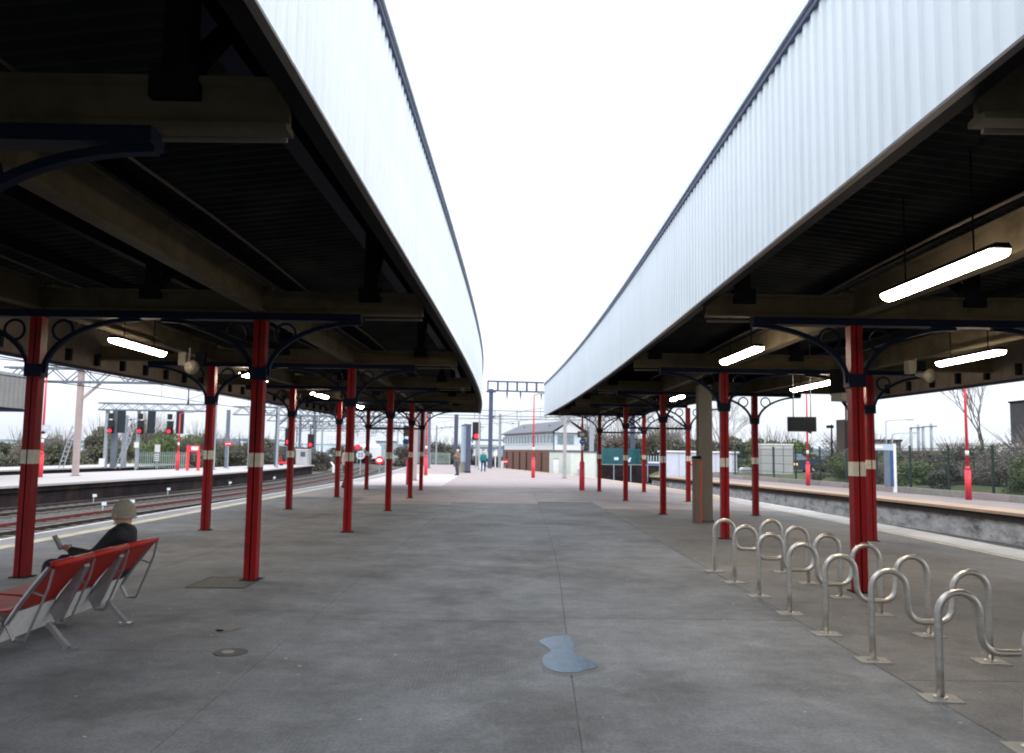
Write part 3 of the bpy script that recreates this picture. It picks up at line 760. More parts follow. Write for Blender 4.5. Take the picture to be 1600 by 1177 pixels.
# ------------------------------------------------------------------ people
def skin_mesh(name, nodes, edges, mat, parent, lv=2, root=0):
    """one continuous surface grown round the joints: swept ellipsoids fused by a voxel remesh"""
    mb = MB()
    def rad(n): return n[3] if isinstance(n[3], tuple) else (n[3], n[3])
    face = parent.get('turn', 0.0); ca, sa = math.cos(face), math.sin(face)
    for a, b in edges:
        A, B = nodes[a], nodes[b]; ra, rb = rad(A), rad(B); L = (Vector(A[:3]) - Vector(B[:3])).length
        n = max(2, int(L / (.45 * min(ra[1], rb[1]))))
        for i in range(n + 1):
            u = i / n; c = [A[k] + (B[k] - A[k]) * u for k in range(3)]; rx = ra[0] + (rb[0] - ra[0]) * u; ry = ra[1] + (rb[1] - ra[1]) * u
            m0 = len(mb.v); mb.sphere((0, 0, 0), (rx, ry, (rx + ry) / 2), 10, 7)
            for q in range(m0, len(mb.v)):
                x, y, z = mb.v[q]; mb.v[q] = (c[0] + x * ca - y * sa, c[1] + x * sa + y * ca, c[2] + z)
    src = mb.build(name + '_src', mat, parent)
    md = src.modifiers.new('r', 'REMESH'); md.mode = 'VOXEL'; md.voxel_size = .016 if lv > 1 else .014; md.use_smooth_shade = True
    sm = src.modifiers.new('s', 'SMOOTH'); sm.iterations = 5; sm.factor = .5
    bpy.context.view_layer.update()
    me2 = bpy.data.meshes.new_from_object(src.evaluated_get(bpy.context.evaluated_depsgraph_get())); me2.name = name
    me2.materials.clear(); me2.materials.append(M[mat])
    for p in me2.polygons: p.use_smooth = True
    bpy.data.objects.remove(src)
    ob = bpy.data.objects.new(name, me2); COL.objects.link(ob); ob.parent = parent
    return ob

def person(label, base, face, J, coat, trousers, hair, hairmat, shoes='rubber', hood=False, lv=1):
    """J: joints in local metres, facing = +Y before the turn `face`"""
    t = thing('person', label, 'person', base); t['turn'] = face
    ca, sa = math.cos(face), math.sin(face)
    def W(p): return (base[0] + p[0] * ca - p[1] * sa, base[1] + p[0] * sa + p[1] * ca, base[2] + p[2])
    def N(k, r): return (*W(J[k]), r)
    # body: head, neck, torso, arms, legs as one skin
    ks = ['pelvis', 'belly', 'chest', 'neck', 'head', 'crown', 'shL', 'elL', 'wrL', 'shR', 'elR', 'wrR', 'hipL', 'knL', 'anL', 'hipR', 'knR', 'anR', 'toL', 'toR', 'haL', 'haR']
    rad = dict(pelvis=.10, belly=.10, chest=.11, neck=.052, head=(.075, .09), crown=(.07, .085), shL=.05, elL=.038, wrL=.028, shR=.05, elR=.038, wrR=.028, hipL=.075, knL=.055, anL=.04, hipR=.075, knR=.055, anR=.04, toL=.035, toR=.035, haL=.03, haR=.03)
    ed = [('pelvis', 'belly'), ('belly', 'chest'), ('chest', 'neck'), ('neck', 'head'), ('head', 'crown'), ('chest', 'shL'), ('shL', 'elL'), ('elL', 'wrL'), ('chest', 'shR'), ('shR', 'elR'), ('elR', 'wrR'),
          ('pelvis', 'hipL'), ('hipL', 'knL'), ('knL', 'anL'), ('pelvis', 'hipR'), ('hipR', 'knR'), ('knR', 'anR'), ('anL', 'toL'), ('anR', 'toR'), ('wrL', 'haL'), ('wrR', 'haR')]
    idx = {k: i for i, k in enumerate(ks)}
    body = skin_mesh('body', [N(k, rad[k]) for k in ks], [(idx[a], idx[b]) for a, b in ed], 'skin', t, lv)
    # face details
    hd = Vector(J['head']); fd = Vector(J.get('look', (0, 1, 0))).normalized(); sd = fd.cross(Vector((0, 0, 1))).normalized()
    def Lp(f, s, u): return W(hd + fd * f + sd * s + Vector((0, 0, u)))
    MB().tube([Lp(.08, 0, .03), Lp(.112, 0, -.005), Lp(.085, 0, -.02)], [.01, .017, .012], 6).build('nose', 'skin', t, True)
    for s in (-1, 1):
        MB().sphere(Lp(.079, s * .033, .028), .012, 8, 6).build('eye', 'white', t, True)
        MB().sphere(Lp(.0, s * .088, .005), (.016, .02, .032), 8, 6).build('ear', 'skin', t, True)
    MB().tube([Lp(.086, -.025, -.045), Lp(.092, 0, -.048), Lp(.086, .025, -.045)], .006, 5).build('mouth', 'pinkc', t, True)
    # hands with five fingers
    for S, sg in (('L', -1), ('R', 1)):
        wr, ha = Vector(J['wr' + S]), Vector(J['ha' + S]); d = (ha - wr).normalized()
        side = d.cross(Vector((0, .3, 1))).normalized()
        hm = MB()
        for i, (o_, ln) in enumerate(((-.03, .06), (-.01, .075), (.01, .07), (.03, .055))):
            b0 = ha + side * o_; curl = Vector((0, 0, -.02)) if abs(d.z) < .8 else fd * .02
            hm.tube([W(b0), W(b0 + d * ln * .55 + curl * .4), W(b0 + d * ln + curl * 1.6)], [.010, .009, .007], 6)
        th = wr + (ha - wr) * .45 - side * sg * .02
        hm.tube([W(th), W(th - side * sg * .03 + d * .03), W(th - side * sg * .035 + d * .06)], [.012, .011, .008], 6)
        hm.build('fingers', 'skin', t, True)
    # jacket
    ks2 = ['pelvis', 'belly', 'chest', 'coll', 'shL', 'elL', 'cuL', 'shR', 'elR', 'cuR']
    J['coll'] = tuple(Vector(J['chest']).lerp(Vector(J['neck']), .75)); J['cuL'] = tuple(Vector(J['elL']).lerp(Vector(J['wrL']), .93)); J['cuR'] = tuple(Vector(J['elR']).lerp(Vector(J['wrR']), .93))
    r2 = dict(pelvis=(.175, .13), belly=(.165, .13), chest=(.165, .13), coll=(.085, .08), shL=.078, elL=.06, cuL=.045, shR=.078, elR=.06, cuR=.045)
    e2 = [('pelvis', 'belly'), ('belly', 'chest'), ('chest', 'coll'), ('coll', 'shL'), ('coll', 'shR'), ('chest', 'shL'), ('shL', 'elL'), ('elL', 'cuL'), ('chest', 'shR'), ('shR', 'elR'), ('elR', 'cuR')]
    i2 = {k: i for i, k in enumerate(ks2)}
    skin_mesh('jacket', [N(k, r2[k]) for k in ks2], [(i2[a], i2[b]) for a, b in e2], coat, t, 2, 2)
    # trousers
    J['waist'] = tuple(Vector(J['pelvis']).lerp(Vector(J['belly']), .3))
    J['heL'] = tuple(Vector(J['knL']).lerp(Vector(J['anL']), .95)); J['heR'] = tuple(Vector(J['knR']).lerp(Vector(J['anR']), .95))
    ks3 = ['waist', 'pelvis', 'hipL', 'knL', 'heL', 'hipR', 'knR', 'heR']; r3 = dict(waist=.125, pelvis=.135, hipL=.098, knL=.075, heL=.06, hipR=.098, knR=.075, heR=.06)
    e3 = [('waist', 'pelvis'), ('pelvis', 'hipL'), ('hipL', 'knL'), ('knL', 'heL'), ('pelvis', 'hipR'), ('hipR', 'knR'), ('knR', 'heR')]
    i3 = {k: i for i, k in enumerate(ks3)}
    skin_mesh('trousers', [N(k, r3[k]) for k in ks3], [(i3[a], i3[b]) for a, b in e3], trousers, t, 2, 1)
    for S in 'LR':
        a, b_ = Vector(J['an' + S]), Vector(J['to' + S])
        z = min(a.z, b_.z); d = (b_ - a); 
        mb = MB(); mb.tube([W(a - d.normalized() * .05 + Vector((0, 0, -.02))), W(a + d * .4 + Vector((0, 0, -.01))), W(b_), W(b_ + d.normalized() * .05)], [.045, .048, .042, .025], 8)
        mb.build('shoe', shoes, t, True)
    # hair or hat
    if hair == 'beanie':
        mb = MB(); c = hd + Vector((0, 0, .03))
        vs = []; fs = []; nu = 20; nv = 9
        for i in range(nv + 1):
            a = (PI * .60) * i / nv
            for k in range(nu):
                b2 = 2 * PI * k / nu; rr = 1.0 + (.02 if k % 2 else 0)
                vs.append(W(c + Vector((.096 * math.sin(a) * math.cos(b2) * rr, .106 * math.sin(a) * math.sin(b2) * rr - .008, .128 * math.cos(a)))))
        for i in range(nv):
            for k in range(nu): fs.append((i * nu + k, (i + 1) * nu + k, (i + 1) * nu + (k + 1) % nu, i * nu + (k + 1) % nu))
        mb.add(vs, fs); bn = mb.build('beanie', hairmat, t, True)
        rim = [W(c + Vector((.090 * math.cos(q), .100 * math.sin(q) - .008, -.035))) for q in [k * 2 * PI / 20 for k in range(20)]]
        MB().tube(rim, .013, 6, True).build('rim', hairmat, bn, True)
    else:
        MB().sphere(W(hd + Vector((0, 0, .055)) - fd * .02), (.095, .1, .085), 14, 9).build('hair', hairmat, t, True)
    return t

def stand_pose(h=1.76, stride=0.0, arms='down'):
    k = h / 1.76
    J = dict(pelvis=(0, 0, .96), belly=(0, 0, 1.12), chest=(0, .0, 1.34), neck=(0, .01, 1.50), head=(0, .03, 1.62), crown=(0, .02, 1.69),
             shL=(-.18, 0, 1.41), elL=(-.25, -.03, 1.13), wrL=(-.24, .08, .90), haL=(-.235, .11, .83), shR=(.18, 0, 1.41), elR=(.25, -.03, 1.13), wrR=(.24, .08, .90), haR=(.235, .11, .83),
             hipL=(-.1, 0, .90), knL=(-.12, .04 + stride * .3, .5), anL=(-.13, stride * .45, .085), toL=(-.15, .12 + stride * .45, .04),
             hipR=(.1, 0, .90), knR=(.12, .04 - stride * .1, .5), anR=(.13, -stride * .45 - .02, .085), toR=(.15, .12 - stride * .45, .04))
    if arms == 'up':
        J.update(elL=(-.26, .06, 1.16), wrL=(-.12, .24, 1.28), haL=(-.07, .28, 1.33), elR=(.26, .06, 1.16), wrR=(.10, .24, 1.26), haR=(.05, .28, 1.32))
    return {a: tuple(c * k for c in b_) for a, b_ in J.items()}
man = person('person in a tan jacket and grey trousers standing beyond the canopies before the tall pillar', (-2.98, 54.9, 0), R(140), stand_pose(1.72, .12, 'up'), 'tan', 'greytr', 'hair', 'hair_w')
wom = person('person in a teal coat and black trousers walking away near the tall mast', (-1.56, 66.3, 0), R(5), stand_pose(1.62, .30), 'tealc', 'jeans', 'hair', 'hair_w')
bagm = MB(); bagm.cbox((-1.28, 66.35, .62), (.1, .26, .32)); bg = bagm.build('carrier_bag', 'paleblue'); tag(bg, 'pale blue bag hanging from the hand of the teal-coated person', 'bag')
hid = person('person in pale clothes mostly hidden behind a red column near the left platform edge', (-6.55, 34.6, 0), R(-60), stand_pose(1.74, .25), 'pinkc', 'greytr', 'hair', 'hair_w')
# seated person: faces -X; local +Y -> world -X means turn +90 deg
JS = dict(pelvis=(0, -.04, .52), belly=(0, -.08, .62), chest=(.0, -.09, .74), neck=(.02, -.10, .86), head=(.04, -.075, .955), crown=(.04, -.07, 1.01), look=(.5, 1, -.3),
          shL=(-.17, -.09, .80), elL=(-.24, .06, .62), wrL=(-.12, .30, .66), haL=(-.08, .37, .69), shR=(.17, -.09, .80), elR=(.24, .04, .60), wrR=(.14, .26, .60), haR=(.10, .33, .60),
          hipL=(-.1, .04, .50), knL=(-.13, .46, .52), anL=(-.12, .52, .085), toL=(-.13, .66, .045), hipR=(.1, .04, .50), knR=(.13, .45, .53), anR=(.12, .42, .085), toR=(.13, .56, .045))
sit = person('person in oatmeal knitted hat and black jacket sitting on the red bench', (-3.57, 7.70, 0), R(90 + 5), JS, 'jacket', 'jeans', 'beanie', 'beanie')
MB().sphere((-3.46, 7.68, .845), (.075, .12, .06), 14, 8).build('hood', 'jacket', sit, True)
ph = MB(); ph.cbox((-3.96, 7.52, .735), (.02, .075, .14), .2, 0, -.5); tag(ph.build('mobile_phone', 'phone'), 'grey mobile phone held up by the seated person', 'phone')

# ------------------------------------------------------------------ tracks
def track(name, f, ya, yb, redrail=False, sleepers=True):
    t = thing(name, '', '', (0, 0, 0)); del t['label']; del t['category']; t['kind'] = 'structure'
    ys = frange(ya, yb, 3)
    for s in (-1, 1):
        path = [(f(y), y, 0) for y in ys]
        mb = MB().sweep(path, [(s * .75 - .035, -.86), (s * .75 + .035, -.86), (s * .75 + .035, -.745), (s * .75 - .035, -.745)])
        r_ = mb.build('rail', 'rail_red' if (redrail and s < 0) else 'rail', t)
        MB().sweep(path, [(s * .75 - .033, -.743), (s * .75 + .033, -.743), (s * .75 + .033, -.735), (s * .75 - .033, -.735)]).build('railhead', 'rail_red' if (redrail and s < 0) else 'rail_top', r_)
    mb = MB(); y = ya
    while y < min(yb, 110):
        mb.cbox((f(y), y, -.90), (2.5, .24, .14), 0); y += .65
    mb.build('sleepers', 'sleeper', t, kind='stuff')
    # ballast shoulder heaped between rails
    MB().sweep([(f(y), y, 0) for y in ys], [(-1.9, -.975), (-1.35, -.885), (1.35, -.885), (1.9, -.975)]).build('ballast_heap', 'ballast', t, kind='stuff')
    return t
T1 = lambda y: EL(y) - 1.62
T3 = lambda y: (OL(y) + 1.62) if y < 78 else (OL(78) + 1.62) + (EL(y) - EL(78)) * 1.0
T2 = lambda y: .5 * (T1(y) + T3(y))
T0 = lambda y: (OLF(y) - 1.7) if y < 78 else (OLF(78) - 1.7) + (EL(y) - EL(78))
TR = lambda y: (ER(y) + 1.75) if y < 60 else ER(60) + 1.75 - (y - 60) * .23 - (y - 60) ** 2 * .0012
for n, f, yb, rr in (('railway_track', T1, 240, False), ('railway_track', T2, 240, True), ('railway_track', T3, 240, False), ('railway_track', T0, 200, False), ('railway_track', TR, 180, False)):
    track(n, f, -14 if f in (T1, TR) else 5, yb, rr)
# small white track-side tags
for i, (x, y) in enumerate(((-18.0, 29.5), (-17.8, 36.5), (-17.2, 43.0), (-17.0, 52), (-17.0, 62), (-14.6, 33), (-15.0, 31.5))):
    tt = thing('trackside_marker', ['short white marker stub beside the rails below the opposite platform, nearest to the bench', 'second short white marker stub below the opposite platform', 'third short white marker stub below the opposite platform',
                'fourth short white marker stub below the opposite platform', 'farthest short white marker stub below the opposite platform', 'low white stub between the rails', 'lower white stub between the rails, nearer'][i], 'marker', (x, y, -.9))
    MB().cyl((x, y, -.95), (x, y, -.6), .025, n=6).build('stub', 'cab_grey', tt)
    MB().cbox((x + .04, y, -.56), (.16, .05, .12), .3).build('plate', 'white_b', tt)

# ------------------------------------------------------------------ opposite platforms
def opp(name, fa, fb, ya, yb, mats, cw=.85):
    """fa: edge facing our platform, fb: back edge"""
    t = thing(name, '', '', (0, 0, 0)); del t['label']; del t['category']; t['kind'] = 'structure'
    ys = frange(ya, yb, 2.5); sgn = 1 if fb(30) > fa(30) else -1
    def solid(nm, f0, f1, z0, z1, mat, y_a=ya, y_b=yb):
        yy = frange(y_a, y_b, 2.5); vs = []
        for y in yy: vs += [(f0(y), y, z0), (f0(y), y, z1), (f1(y), y, z1), (f1(y), y, z0)]
        fs = [(4 * i + k, 4 * i + (k + 1) % 4, 4 * i + 4 + (k + 1) % 4, 4 * i + 4 + k) for i in range(len(yy) - 1) for k in range(4)]
        n = len(yy) - 1; fs += [(0, 1, 2, 3), (4 * n + 3, 4 * n + 2, 4 * n + 1, 4 * n)]
        return MB().add(vs, fs).build(nm, mat, t, kind='structure')
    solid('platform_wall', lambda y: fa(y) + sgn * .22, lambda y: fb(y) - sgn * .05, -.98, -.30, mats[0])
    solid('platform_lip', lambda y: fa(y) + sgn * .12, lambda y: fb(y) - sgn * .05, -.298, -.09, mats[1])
    y = ya
    while y < yb - .3:
        y2 = min(y + 1.9, yb)
        a = [(fa(y + .006), y + .006), (fa(y2 - .006), y2 - .006), (fa(y2 - .006) + sgn * cw, y2 - .006), (fa(y + .006) + sgn * cw, y + .006)]
        MB().prism(a, 'z', -.088, 0).build('coping_slab', mats[2], t); y = y2
    solid('platform_surface', lambda y: fa(y) + sgn * (cw + .007), fb, -.088, -.002, mats[3])
    return t
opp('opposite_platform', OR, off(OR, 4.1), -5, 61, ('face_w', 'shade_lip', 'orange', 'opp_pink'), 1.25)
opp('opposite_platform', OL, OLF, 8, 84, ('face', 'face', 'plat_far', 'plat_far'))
OLG = itp([(8, -33.5), (52, -31.3), (70, -29.8), (90, -31)])
opp('opposite_platform', OLG, off(OLG, -5), 20, 92, ('face', 'face', 'plat_far', 'plat_far'))
# far face of the left island (towards the second track pair) is the same solid

# low wall behind the right platform, of capped blocks
t = thing('boundary_wall', 'low pinkish concrete block wall at the back of the right-hand platform', 'wall', (19.5, 30, 0))
y = -5
while y < 60.5:
    y2 = min(y + 2.4, 61); f = off(OR, 4.15)
    a = [(f(y + .01), y + .01), (f(y2 - .01), y2 - .01), (f(y2 - .01) + .2, y2 - .01), (f(y + .01) + .2, y + .01)]
    MB().prism(a, 'z', -.1, .26).build('wall_block', 'pad' if int(y * 7) % 3 else 'tarmac', t); y = y2
# raised ground behind it
eb = MB(); ys = frange(-20, 160, 4); xs_ = [0, 1.5, 5, 12, 30, 60, 130]
vs = []
for y in ys:
    for x in xs_:
        xx = OR(min(y, 64)) + 4.6 + x - max(0, y - 64) * .2; vs.append((xx, y, (-.3 if x == 0 else .30 + .25 * noise.noise(Vector((x * .3, y * .15, 0))) + min(x, 30) * .006)))
n = len(xs_)
eb.add(vs, [(i * n + k, i * n + k + 1, (i + 1) * n + k + 1, (i + 1) * n + k) for i in range(len(ys) - 1) for k in range(n - 1)])
eb.build('embankment', 'grass', smooth=True, kind='structure')

# ------------------------------------------------------------------ fences
def mesh_fence(name, label, f, ya, yb, z0, h, mat='green_f'):
    t = thing(name, label, 'fence', (f(ya), ya, z0))
    y = ya
    while y < yb:
        y2 = min(y + 2.75, yb)
        p0, p1 = Vector((f(y), y, z0)), Vector((f(y2), y2, z0))
        MB().box(p0.x - .04, p0.x + .04, y - .04, y + .04, z0 - .3, z0 + h + .1).build('post', mat, t)
        mb = MB(); L = (p1 - p0).length; k = .06
        while k < L:
            q = p0.lerp(p1, k / L); mb.box(q.x - .005, q.x + .005, q.y - .005, q.y + .005, z0 - .1, z0 + h); k += .10
        for zz in (.02, .5, 1.0, 1.5, h - .05): mb.bar(p0 + Vector((0, 0, zz)), p1 + Vector((0, 0, zz)), .02, .02)
        mb.build('mesh_panel', mat, t); y = y2
    return t
mesh_fence('mesh_fence', 'dark green mesh fence behind the low wall of the right-hand platform', off(OR, 4.75), -3, 58, .1, 1.95)

def palisade(label, p0, p1, z0, h, mat='pal', sp=.16, panel=2.7, pw=.07):
    t = thing('palisade_fence', label, 'fence', (p0[0], p0[1], z0))
    a, b_ = Vector((*p0, z0)), Vector((*p1, z0)); L = (b_ - a).length; n = max(1, round(L / panel)); d = (b_ - a).normalized()
    for i in range(n + 1):
        q = a + d * L * i / n; MB().box(q.x - .05, q.x + .05, q.y - .05, q.y + .05, z0 - .2, z0 + h - .1).build('post', mat, t)
    for zz in (.25, h - .3): MB().bar(a + Vector((0, .06, zz)), b_ + Vector((0, .06, zz)), .04, .05).build('rail', mat, t)
    mb = MB(); k = .05
    while k < L:
        q = a + d * k; mb.prism([(q.x - pw / 2, z0), (q.x + pw / 2, z0), (q.x + pw / 2, z0 + h - .06), (q.x, z0 + h), (q.x - pw / 2, z0 + h - .06)], 'y', q.y - .012, q.y + .012); k += sp
    mb.build('pales', mat, t, kind='stuff'); return t
palisade('pale green palisade fence behind the red notice frame on the left island', (-27.5, 62.5), (-23.6, 62.5), 0, 1.25)
palisade('pale palisade fence across the far end of the platform, left of the standing person', (-11.4, 103), (-6.6, 103), 0, 1.45)
palisade('faint yellow-green palisade fence running along the far side of the curving tracks', (-33, 176), (-24, 186), -.3, 3.2, 'pal', .45, 2.2, .2)

# ------------------------------------------------------------------ overhead line masts and gantries
def lattice(mb, p0, p1, h, n, r=.05):
    p0, p1 = Vector(p0), Vector(p1); u = Vector((0, 0, h))
    for dy in (-.25, .25):
        o = Vector((0, dy, 0))
        mb.bar(p0 + o, p1 + o, .10, .10); mb.bar(p0 + o + u, p1 + o + u, .10, .10)
        for i in range(n):
            a, b_ = p0.lerp(p1, i / n) + o, p0.lerp(p1, (i + 1) / n) + o
            if i % 2 == 0: mb.bar(a, b_ + u, r, r)
            else: mb.bar(a + u, b_, r, r)
def gantry(y, xl, xr, z, label, ml='mast', mr='mast', droppers=(), h=.72):
    t = thing('overhead_line_gantry', label, 'gantry', (xl, y, 0), 'overhead line gantries across the tracks')
    for x, mt in ((xl, ml), (xr, mr)):
        MB().box(x - .13, x + .13, y - .13, y + .13, -.98 if (x < EL(y) - 1 and y > 86) else 0, z + h + .1).build('mast', mt, t)
        MB().box(x - .2, x + .2, y - .2, y + .2, -.98 if (x < EL(y) - 1 and y > 86) else 0.001, .03).build('base_plate', 'mast', t)
    mb = MB(); lattice(mb, (xl - 4, y, z), (xr, y, z), h, max(8, int((xr - xl + 4) / .8))); mb.build('lattice_beam', 'mast', t)
    for s, x in ((1, xl), (-1, xr)): MB().bar((x, y, z - 1.0), (x + s * 1.1, y, z), .12, .12).build('brace', ml if s > 0 else mr, t)
    for x in droppers:
        dm = MB(); dm.bar((x, y, z), (x, y, z - .9), .06, .06); dm.bar((x, y, z - .85), (x + .9, y, z - .5), .03, .03); dm.bar((x, y, z - .2), (x + .9, y, z - .5), .03, .03)
        a = dm.build('registration_arm', 'mast', t)
        MB().tube([(x, y, z - .9), (x, y, z - 1.0), (x, y, z - 1.15)], [.03, .07, .03], 8).build('insulator', 'shade_lip', a)
    return t
dr = lambda y: (T1(y) - .5, T2(y) - .5, T3(y) - .5)
gantry(44.5, -22.75, -4.73, 5.0, 'nearest overhead line gantry, standing on faded pink masts', 'mast_pink', 'mast_pink', dr(44.5))
gantry(75.2, -20.5, -6.73, 4.6, 'second overhead line gantry, on slate blue masts behind the first', 'mast_blue', 'mast', dr(75))
gantry(100, -24.5, -9.8, 4.9, 'third overhead line gantry along the left tracks', 'mast', 'mast', dr(100))
gantry(128, -29, -13.2, 5.1, 'fourth overhead line gantry along the left tracks', 'mast', 'mast', dr(128))
gantry(155, -36, -18.5, 5.4, 'fifth overhead line gantry along the left tracks', 'mast', 'mast', dr(155))
gantry(88, -22.8, -8.4, 5.9, 'taller overhead line gantry between the second and third ones', 'mast', 'mast', dr(88))
gantry(114, -26, -11.6, 6.2, 'tall overhead line gantry past the third one', 'mast', 'mast', dr(114))
gantry(141, -32, -16, 6.3, 'tall overhead line gantry shortly before the far bend', 'mast', 'mast', dr(141))
gantry(185, -46, -26.0, 5.6, 'farthest overhead line gantry where the tracks bend away', 'mast', 'mast', dr(185))
# wires
def wires(f, ya, yb, label, z=4.05):
    t = thing('overhead_wire', label, 'wire', (f(ya), ya, z), 'overhead contact wires')
    ys = frange(ya, yb, 4)
    MB().tube([(f(y), y, z) for y in ys], .016, 4).build('contact_wire', 'dark', t)
    MB().tube([(f(y), y, z + .55 + .35 * abs(math.cos(PI * (y - 44.5) / 30.6))) for y in ys], .016, 4).build('catenary_wire', 'dark', t)
    dm = MB()
    for y in frange(ya, yb, 6)[1:-1]: dm.cyl((f(y), y, z), (f(y), y, z + .55 + .35 * abs(math.cos(PI * (y - 44.5) / 30.6))), .01, n=4)
    dm.build('droppers', 'dark', t, kind='stuff')
wires(T1, 5, 230, 'overhead wire above the track nearest the left platform edge')
wires(T2, 5, 230, 'overhead wire above the middle left track')
wires(T3, 5, 230, 'overhead wire above the track beside the left island platform')
wires(TR, -5, 170, 'overhead wire above the track on the right side', 4.6)
# big ladder-beam gantry at the middle
t = thing('ladder_beam_gantry', 'tall slate blue mast carrying a rectangular ladder beam between the canopies', 'gantry', (-1.26, 79.3, 0))
MB().box(-1.43, -1.03, 79.1, 79.5, 0, 7.6).build('mast', 'mast_blue', t)
MB().box(-1.7, -.75, 79, 79.6, 7.28, 7.42).build('mast_head', 'mast_blue', t)
bm_ = MB()
bm_.bar((-1.6, 79.3, 7.45), (12.5, 79.3, 7.25), .3, .13); bm_.bar((-1.6, 79.3, 8.35), (12.5, 79.3, 8.15), .3, .13)
bm_.build('chord_beams', 'mast_blue', t)
for i in range(16):
    x = -1.55 + i * .93; MB().box(x - .07 - (.0), x + .07 + (.05 if i else 0), 79.16, 79.44, 7.50 - .0142 * (x + 1.6), 8.30 - .0142 * (x + 1.6)).build('upright', 'mast_blue', t)
MB().box(12.2, 12.6, 79.1, 79.5, -.3, 7.3).build('mast', 'mast_blue', t)
for x in (.3, 1.6, 3.6, 4.9):
    MB().tube([(x, 79.3, 7.37), (x, 79.3, 7.2), (x, 79.3, 6.6)], [.05, .09, .02], 6).build('insulator', 'mast_blue', t)
t = thing('span_wires', 'pair of horizontal span wires crossing behind the tall slate blue mast', 'wire', (0, 86, 5))
for z_ in (5.9, 5.05, 5.35): MB().tube([(-7.0, 86, z_), (3, 86.4, z_ - .06), (13.5, 86, z_)], .035, 4).build('wire_strand', 'mast', t)
for x_ in (-3, -.9, 1.4, 3.2, 4.4, 6.2): MB().cyl((x_, 86, 5.0), (x_, 86, 5.95), .03, n=4).build('dropper', 'mast', t)
def mast(x, y, h, label, mat, w=.24, arm=0, z0=0.0, group='line masts beyond the platforms'):
    t = thing('line_mast', label, 'mast', (x, y, z0), group)
    MB().box(x - w / 2, x + w / 2, y - w / 2, y + w / 2, z0, h).build('mast_shaft', mat, t)
    MB().box(x - w * .8, x + w * .8, y - w * .8, y + w * .8, z0 + .001, z0 + .04).build('base_plate', 'mast', t)
    if arm:
        am = MB(); am.bar((x, y, h - .35), (x + arm, y, h - .25), .06, .06); am.bar((x, y, h - 1.4), (x + arm * .7, y, h - .32), .05, .05); am.build('cantilever_arm', mat, t)
        MB().tube([(x + arm * .35, y, h - .31), (x + arm * .42, y, h - .33), (x + arm * .5, y, h - .30)], [.04, .09, .04], 8).build('insulator', 'shade_lip', t)
    return t
mast(3.87, 52.0, 4.6, 'slim pale mast with a diagonal arm in front of the signal box', 'mast_pale', .2, 1.6)
mast(7.1, 66.5, 6.6, 'grey mast just right of the slim pale mast, by the signal box gable', 'galv_light', .34, 1.0, -.9)
mast(-.35, 88, 5.6, 'thin grey mast right of the tall slate blue mast', 'galv_light', .28, -1.8, -.9)
mast(-4.9, 86, 5.4, 'slate blue tapering mast left of the tall pillar', 'mast_blue', .4, 0, -.9)
mast(-2.15, 74, 5.4, 'slim pale pole right behind the tall pillar', 'mast_pale', .14)
mast(-19.0, 70, 5.5, 'thin pale pole left of the slate blue mast', 'galv_light', .16, 0)
mast(-28.2, 62, 3.9, 'short ladder-like grey mast behind the faded pink mast', 'galv_light', .30, .9, 0)
mast(-21.2, 60.7, 4.8, 'pale grey mast directly behind the second outer left column', 'galv_light', .34, 0)
mast(-21.9, 66, 4.6, 'slate lattice-like mast among the pale masts on the left island', 'mast', .24, 0)
mast(-20.0, 66, 4.9, 'wide pale mast with a diagonal arm on the left island', 'galv_light', .38, 2.2)
mast(12.6, 74, 6.3, 'slate mast between the fourth and fifth right columns', 'mast', .30, 0, -.3)
for i, (x, y, h) in enumerate(((-9.5, 118, 5.2), (-7.0, 120, 5.4), (-14, 140, 5.6), (-3.5, 112, 5.2), (-24, 110, 5.3), (-33, 135, 5.6), (-21, 165, 6.0), (2.0, 108, 5.6))):
    mast(x, y, h, ['thin distant mast beyond the palisade at the platform end', 'second thin distant mast beyond the platform end', 'distant mast beside the curving tracks', 'distant mast behind the tall pillar',
                   'distant mast left of the tracks past the platforms', 'far-off mast on the left before the trees', 'far-off mast where the tracks curve', 'distant mast above the hedge right of the tall pillar'][i], 'galv_light', .22, [1.6, -1.6, 1.8, 1.4, 2, 2, 1.8, -1.8][i], -.95)

